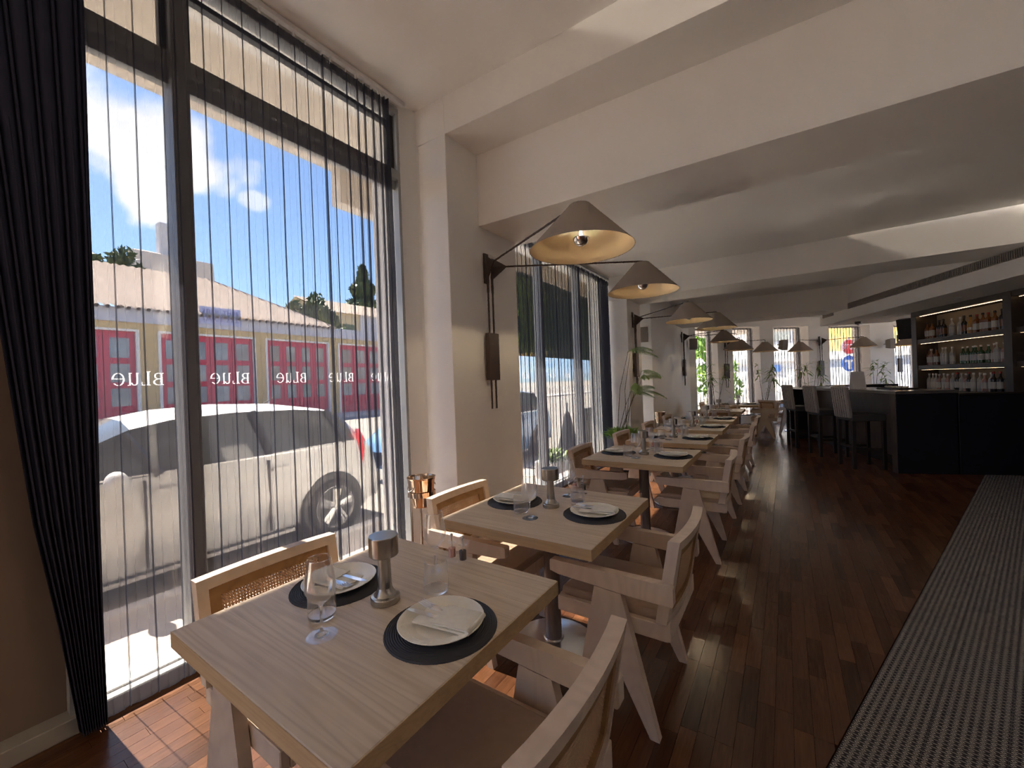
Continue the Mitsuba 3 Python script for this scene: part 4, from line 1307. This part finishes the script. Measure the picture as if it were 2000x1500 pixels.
# ------------------------------------------------------------------ the long garage with red doors
FX = -24.5
g = thing('garage_building', 'long ochre building with tall red garage doors and a tiled roof across the street', 'building')
part(g, 'wall', cat(box(FX - 10, FX - .5, -14, 29, ZS, 5.3)), 'ochre')
edges = [(-8.4, -4.2), (-3.6, .9), (1.5, 5.94), (6.64, 10.87), (11.41, 15.29), (15.94, 20.6), (21.2, 25.6)]
prev = -14
for a, b in edges + [(29, 29)]:
    part(g, 'wall_bay', box(FX - .5, FX, prev, a, ZS, 4.55), 'ochre')
    prev = b
part(g, 'lintel', box(FX - .5, FX, -14, 29, 4.50, 4.86), 'ochre')
part(g, 'cornice', box(FX - .8, FX + .12, -14, 29, 4.82, 5.46, .02), 'cornice_grey', label='grey concrete cornice')
for a, b in edges:
    part(g, 'door_surround', cat(box(FX - .3, FX + .03, a - .02, a + .10, ZS, 4.5), box(FX - .3, FX + .03, b - .10, b + .02, ZS, 4.5), box(FX - .3, FX + .03, a, b, 4.42, 4.52)), 'white_trim')
    w = (b - a - .2) / 4
    for k in range(4):
        y0 = a + .1 + k * w
        dk = part(g, 'door', box(FX - .22, FX - .14, y0 + .012, y0 + w - .012, ZS, 4.42, .006), 'red_paint', label='red door leaf')
        for q, (z0, z1) in enumerate(((1.05, 1.85), (2.12, 2.95), (3.22, 4.12))):
            key = numbered(dk + '__pane')
            ent(key, box(FX - .142, FX - .13, y0 + .20, y0 + w - .20, z0, z1, .003), 'door_pane')
        key = dk + '__rail'
        ent(key, cat(*[box(FX - .142, FX - .118, y0 + .05, y0 + w - .05, z, z + .07) for z in (.9, 1.95, 3.05, 4.22)]), 'red_paint')
# tiled roof: rolls of tiles running up the slope, hipped at the right end
YE0, YE1 = -14.0, 15.7
ys = np.arange(YE0, YE1, .058)
ts = np.linspace(0, 1, 12)
P = []
for t in ts:
    row = []
    for y in ys:
        h = .075 * abs(math.sin(PI * y / .34)) + .02 * ((t * 11) % 1)
        lim = YE1 - t * 5.2                            # the hip
        row.append((FX + .28 - 5.2 * t, min(y, lim), 5.47 + 3.05 * t + h))
    P.append(row)
rf = part(g, 'roof', grid(P), 'roof_tile', True, label='pale terracotta tiled roof')
P = []
for t in ts:
    row = []
    for s in np.linspace(0, 1, 120):
        row.append((FX + .28 - 10.4 * s + (-5.2 * t + 10.4 * s * t) , YE1 - 5.2 * t, 5.47 + 3.05 * t + .07 * abs(math.sin(s * 96))))
    P.append(row)
part(g, 'hip_roof', grid(P), 'roof_tile', True)
for k in range(int((YE1 - YE0) / .34)):
    y = YE0 + (k + .5) * .34
    m = moved(lathe([(.085, 0), (.095, 0), (.095, .42), (.085, .42)], 8), ry=-1.04)
    part(g, 'eave_tile', m.apply_translation((FX + .40, y, 5.40)), 'roof_tile')
sg = part(g, 'sign', box(FX + .13, FX + .19, 8.25, 10.12, 5.02, 5.92, .01), 'sign_blue', label='blue grey sign board with dark lettering')
for txt, z, hh in (('ΖΒΕΡ  ΤΗΡΕ', 5.56, .22), ('ΩΜΟΣ ΣΣΣ', 5.20, .22)):
    m = meshkit.text_mesh(txt, hh, .006)
    v = m.vertices.copy(); w = v[:, 0].max()
    m.vertices = np.stack([FX + .191 + v[:, 2], 9.19 - w / 2 + v[:, 0], z + v[:, 1]], 1)
    key = numbered(sg + '__lettering')
    ent(key, m, 'ink_blue')
h2 = thing('yellow_house', 'yellow gabled house with a tiled roof beyond the garage building', 'building')
HX = -45
part(h2, 'gable_wall', prism_xz([(-60, ZS), (HX, ZS), (HX, 10.6), (-52, 13.6), (-60, 10.6)], 28.0, 29.0), 'cream_house')
part(h2, 'wall', box(-60, HX, 29.0, 48, ZS, 10.9), 'cream_house')
part(h2, 'front_wall', box(HX, HX + .1, 32.5, 48, ZS, 10.9), 'grey_house', label='grey rendered front')
ysr = np.arange(27.6, 48.5, .2)
part(h2, 'roof', grid([[(HX + .5 - 7.6 * t, y, 10.75 + 2.95 * t + .1 * abs(math.sin(y * 6))) for y in ysr] for t in np.linspace(0, 1, 5)]), 'roof_tile', True)
for y in (30.0,):
    wk = part(h2, 'window', box(HX - .05, HX + .12, y, y + 1.6, 7.6, 9.5, .02), 'leaf_dark')
for y in (38.2, 42.0):
    wk = part(h2, 'window', box(HX + .05, HX + .22, y, y + 1.3, 8.7, 10.4, .02), 'leaf_dark', label='green framed window')
    for q in range(2):
        key = numbered(wk + '__pane'); ent(key, box(HX + .215, HX + .24, y + .12 + q * .58, y + .58 + q * .58, 8.85, 10.25), 'door_pane')
tw = thing('roof_tower', 'distant low roof with a square tower above the garage roof', 'building')
part(tw, 'roof', hull([(-60, 13, ZS), (-60, 23, ZS), (-70, 13, ZS), (-70, 23, ZS), (-60, 14, 18.0), (-60, 22, 18.0), (-64, 16, 19.2), (-64, 20, 19.0)]), 'beige_stucco')
part(tw, 'tower', box(-63.0, -61.8, 17.2, 18.3, 17.5, 22.4, .05), 'grey_house')


def tree(lab, c, rx, rz, n, sz, m, seed, trunk=True, conic=False):
    t = thing('tree', lab, 'tree')
    g_ = np.random.default_rng(seed)
    c = np.array(c, float)
    if trunk:
        part(t, 'trunk', tube([(c[0], c[1], ZS), (c[0] + .1, c[1], c[2] - rz * .2), (c[0], c[1], c[2] + rz * .6)], [.25, .16, .05], 8), 'stem', True)
    cl = []
    k = 0
    lobes = [(g_.normal(0, .5, 3) * [rx, rx, rz], g_.uniform(.3, .55)) for _ in range(14)]
    V, F = [], []
    for i in range(n):
        if conic:
            h = g_.uniform(-1, 1); r = rx * (1 - (h + 1) / 2) ** .8 * math.sqrt(g_.uniform(.15, 1)) * (1 + .3 * math.sin(h * 9)); a = g_.uniform(0, 2 * PI)
            p = c + [r * math.cos(a), r * math.sin(a), h * rz]
        else:
            lc, lr = lobes[g_.integers(len(lobes))]
            d = g_.normal(0, 1, 3); d /= np.linalg.norm(d)
            p = c + lc + d * lr * np.array([rx, rx, rz]) * g_.uniform(.4, 1) ** .5
        a = g_.normal(0, 1, 3); a /= np.linalg.norm(a)
        b = np.cross(a, g_.normal(0, 1, 3)); b /= np.linalg.norm(b)
        s = sz * g_.uniform(.6, 1.3)
        q = len(V)
        V += [p - a * s, p + b * s * .4, p + a * s, p - b * s * .4]
        F += [[q, q + 1, q + 2], [q, q + 2, q + 3]]
    part(t, 'crown', trimesh.Trimesh(V, F, process=False), m)
    return t


tree('tall dark conifer behind the yellow house', (-66, 48.6, 19.6), 3.6, 5.2, 2600, .58, 'leaf_dark', 1, conic=True)
tree('bushy green tree between the garage and the yellow house', (-40, 23.6, 8.9), 1.7, 1.9, 1800, .42, 'leaf_dark', 2)
tree('small dark tree left of the tower above the garage roof', (-50, 11.0, 12.6), 1.6, 1.9, 1200, .36, 'leaf_dark', 3)
tree('low green shrubbery beside the yellow house', (-40, 25.3, 7.3), 1.3, 1.4, 1300, .34, 'leaf', 6)
tree('sunlit tree outside the second far end window', (-3.2, 25.5, 3.2), 2.1, 1.9, 2200, .22, 'leaf_bright', 7)

# screen of greenery outside the second window
hs = thing('green_screen', 'dark green slatted screen hanging outside the second window', 'screen')
part(hs, 'panel', box(-3.95, -3.90, 5.95, 13.5, 1.93, 3.42), 'hedge_screen')
for k in range(9):
    part(hs, 'batten', box(-3.90, -3.885, 5.95, 13.5, 1.95 + k * .165, 1.965 + k * .165), 'hedge_screen')
g_ = np.random.default_rng(9)
lv = []
for k in range(500):
    y, z = 5.98 + abs(g_.normal(0, .45)), g_.uniform(2.0, 3.35)
    lv.append(moved(leaf(g_.uniform(.06, .12), .05, .3), -3.87 + g_.uniform(-.01, .05), y, z, rz=g_.uniform(-1, 1), ry=g_.uniform(-.5, 1.5)))
part(hs, 'climber', cat(lv), 'leaf', True, kind='stuff', label='climbing leaves at the near end of the screen')
um = thing('parasol', 'closed black parasol standing outside the second window', 'parasol')
part(um, 'canopy', moved(lathe([(0, 1.02), (.05, .95), (.16, .45), (.24, .1), (.1, .12), (0, .3)], 14), -3.35, 6.75, -.1), 'frame_black')
part(um, 'pole', tube([(-3.35, 6.75, -.1), (-3.35, 6.75, 1.05)], .02, 8), 'pole_grey')
um2 = thing('folding_sign', 'dark folding board on the pavement outside the second window', 'sign')
part(um2, 'board', moved(box(-.02, .02, -.3, .3, 0, .95), -3.5, 7.6, -.1, ry=.12), 'frame_black')
part(um2, 'board', moved(box(-.02, .02, -.3, .3, 0, .95), -3.28, 7.6, -.1, ry=-.12), 'frame_black')
part(um2, 'frame', moved(box(-.03, .03, -.32, .32, .86, .98), -3.39, 7.6, -.1), 'frame_black')
fp = thing('street_planter', 'low pale planter of leaves outside the second window', 'planter')
part(fp, 'box', box(-3.4, -3.05, 5.6, 6.2, -.1, .18, .02), 'cornice_grey')
lv = [moved(leaf(g_.uniform(.12, .25), .05, .4), -3.22 + g_.uniform(-.12, .12), 5.9 + g_.uniform(-.25, .25), .16, rz=g_.uniform(0, 6.3), ry=-g_.uniform(.2, 1.3)) for _ in range(120)]
part(fp, 'leaves', cat(lv), 'leaf', True, kind='stuff')

# beyond the far end windows
def fq(px, d):
    """Ground position at image column px (of the photograph) and forward distance d."""
    q = EYE + (FWD + RIGHT * (px - 1000) / FPX) * d
    return q[0], q[1]


def ewall(name, lab, p0, p1, z0, z1, m, th=.6):
    d = np.array([p1[0] - p0[0], p1[1] - p0[1]]); L = np.linalg.norm(d)
    mm_ = box(0, L, 0, th, z0, z1)
    mm_.apply_transform(trimesh.transformations.rotation_matrix(math.atan2(d[1], d[0]), (0, 0, 1)))
    mm_.apply_translation((p0[0], p0[1], 0))
    return mm_


ob = thing('orange_building', 'orange building with a white band beyond the right far end windows', 'building')
a, b = (1.7, 38.5), (20.0, 28.5)
part(ob, 'wall', ewall('', '', a, b, 2.9, 9, None), 'orange_wall') if False else part(ob, 'wall', ewall('', '', a, b, 2.9, 9, 0), 'orange_wall')
part(ob, 'band', ewall('', '', (a[0] - .12, a[1] - .24), (b[0] - .12, b[1] - .24), 2.35, 2.9, 0), 'white_house')
part(ob, 'plinth', ewall('', '', a, b, ZS, 2.35, 0), 'bluegrey_wall')
wb = thing('white_building', 'white building with grey windows beyond the left far end windows', 'building')
a, b = (-14.0, 45.5), (1.5, 38.3)
part(wb, 'wall', ewall('', '', a, b, 2.8, 9, 0), 'white_house')
part(wb, 'band', ewall('', '', (a[0] - .12, a[1] - .24), (b[0] - .12, b[1] - .24), 2.4, 2.8, 0), 'cornice_grey')
part(wb, 'plinth', ewall('', '', a, b, ZS, 2.4, 0), 'white_house')
dv = (np.array(b) - a) / np.linalg.norm(np.array(b) - a)
for s in (4.5, 9.5, 14.5):
    q0, q1 = np.array(a) + dv * s, np.array(a) + dv * (s + 1.5)
    wk = part(wb, 'window', ewall('', '', (q0[0] - .03, q0[1] - .08), (q1[0] - .03, q1[1] - .08), 4.0, 6.0, 0, .2), 'cornice_grey')
    for z0, z1 in ((4.1, 4.9), (5.0, 5.9)):
        key = numbered(wk + '__pane')
        ent(key, ewall('', '', (q0[0] + .06, q0[1] - .17), (q1[0] - .14, q1[1] - .06), z0, z1, 0, .2), 'door_pane')
bs = part(wb, 'shop_sign', ewall('', '', (-2.4, 39.9), (-.4, 38.97), 1.6, 2.1, 0, .1), 'sign_blue_bright', label='small blue sign on the white wall')

st_ = thing('stop_sign', 'red octagonal sign reading STOP on a pole outside the far end windows', 'sign')
SX, SY = 2.20, 21.9
sdeg = math.atan2(SY, SX) - PI / 2 + math.radians(44)
A8 = [(math.cos(PI / 8 + k * PI / 4) * .34, math.sin(PI / 8 + k * PI / 4) * .34) for k in range(8)]


def signdisc(poly, r0, r1):
    m = ext(poly, r1 - r0)                                   # polygon in (x, z), facing -y
    v = m.vertices.copy()
    m.vertices = np.stack([v[:, 0], -r0 - v[:, 2], v[:, 1]], 1)
    return m


def put_sign(m, z): return moved(m, SX, SY, z, rz=sdeg)


part(st_, 'board', put_sign(signdisc(A8, 0, .012), 2.45), 'sign_red')
part(st_, 'border', put_sign(signdisc(Polygon([(x * .98, y * .98) for x, y in A8]).difference(Polygon([(x * .91, y * .91) for x, y in A8])), .012, .015), 2.45), 'letter_white')
m = meshkit.text_mesh('STOP', .21, .004, bold=True)
v = m.vertices.copy(); w = v[:, 0].max()
m.vertices = np.stack([(v[:, 0] - w / 2) * .92, -.0125 - v[:, 2], v[:, 1] - .105], 1)
part(st_, 'lettering', put_sign(m, 2.45), 'letter_white')
part(st_, 'pole', tube([(SX, SY + .04, ZS), (SX, SY + .04, 2.85)], .03, 10), 'pole_grey')
bs_ = thing('blue_road_sign', 'round blue road sign with a white T below the STOP sign', 'sign')
C36 = [(math.cos(a) * .33, math.sin(a) * .33) for a in np.linspace(0, 2 * PI, 37)[:-1]]
part(bs_, 'board', put_sign(signdisc(C36, 0, .012), 1.76), 'sign_blue_bright')
part(bs_, 'symbol', put_sign(cat(signdisc(Polygon([(-.07, -.24), (.07, -.24), (.07, .06), (-.07, .06)]), .0125, .016), signdisc(Polygon([(-.20, .06), (.20, .06), (.20, .15), (-.20, .15)]), .0125, .016)), 1.76), 'letter_white')
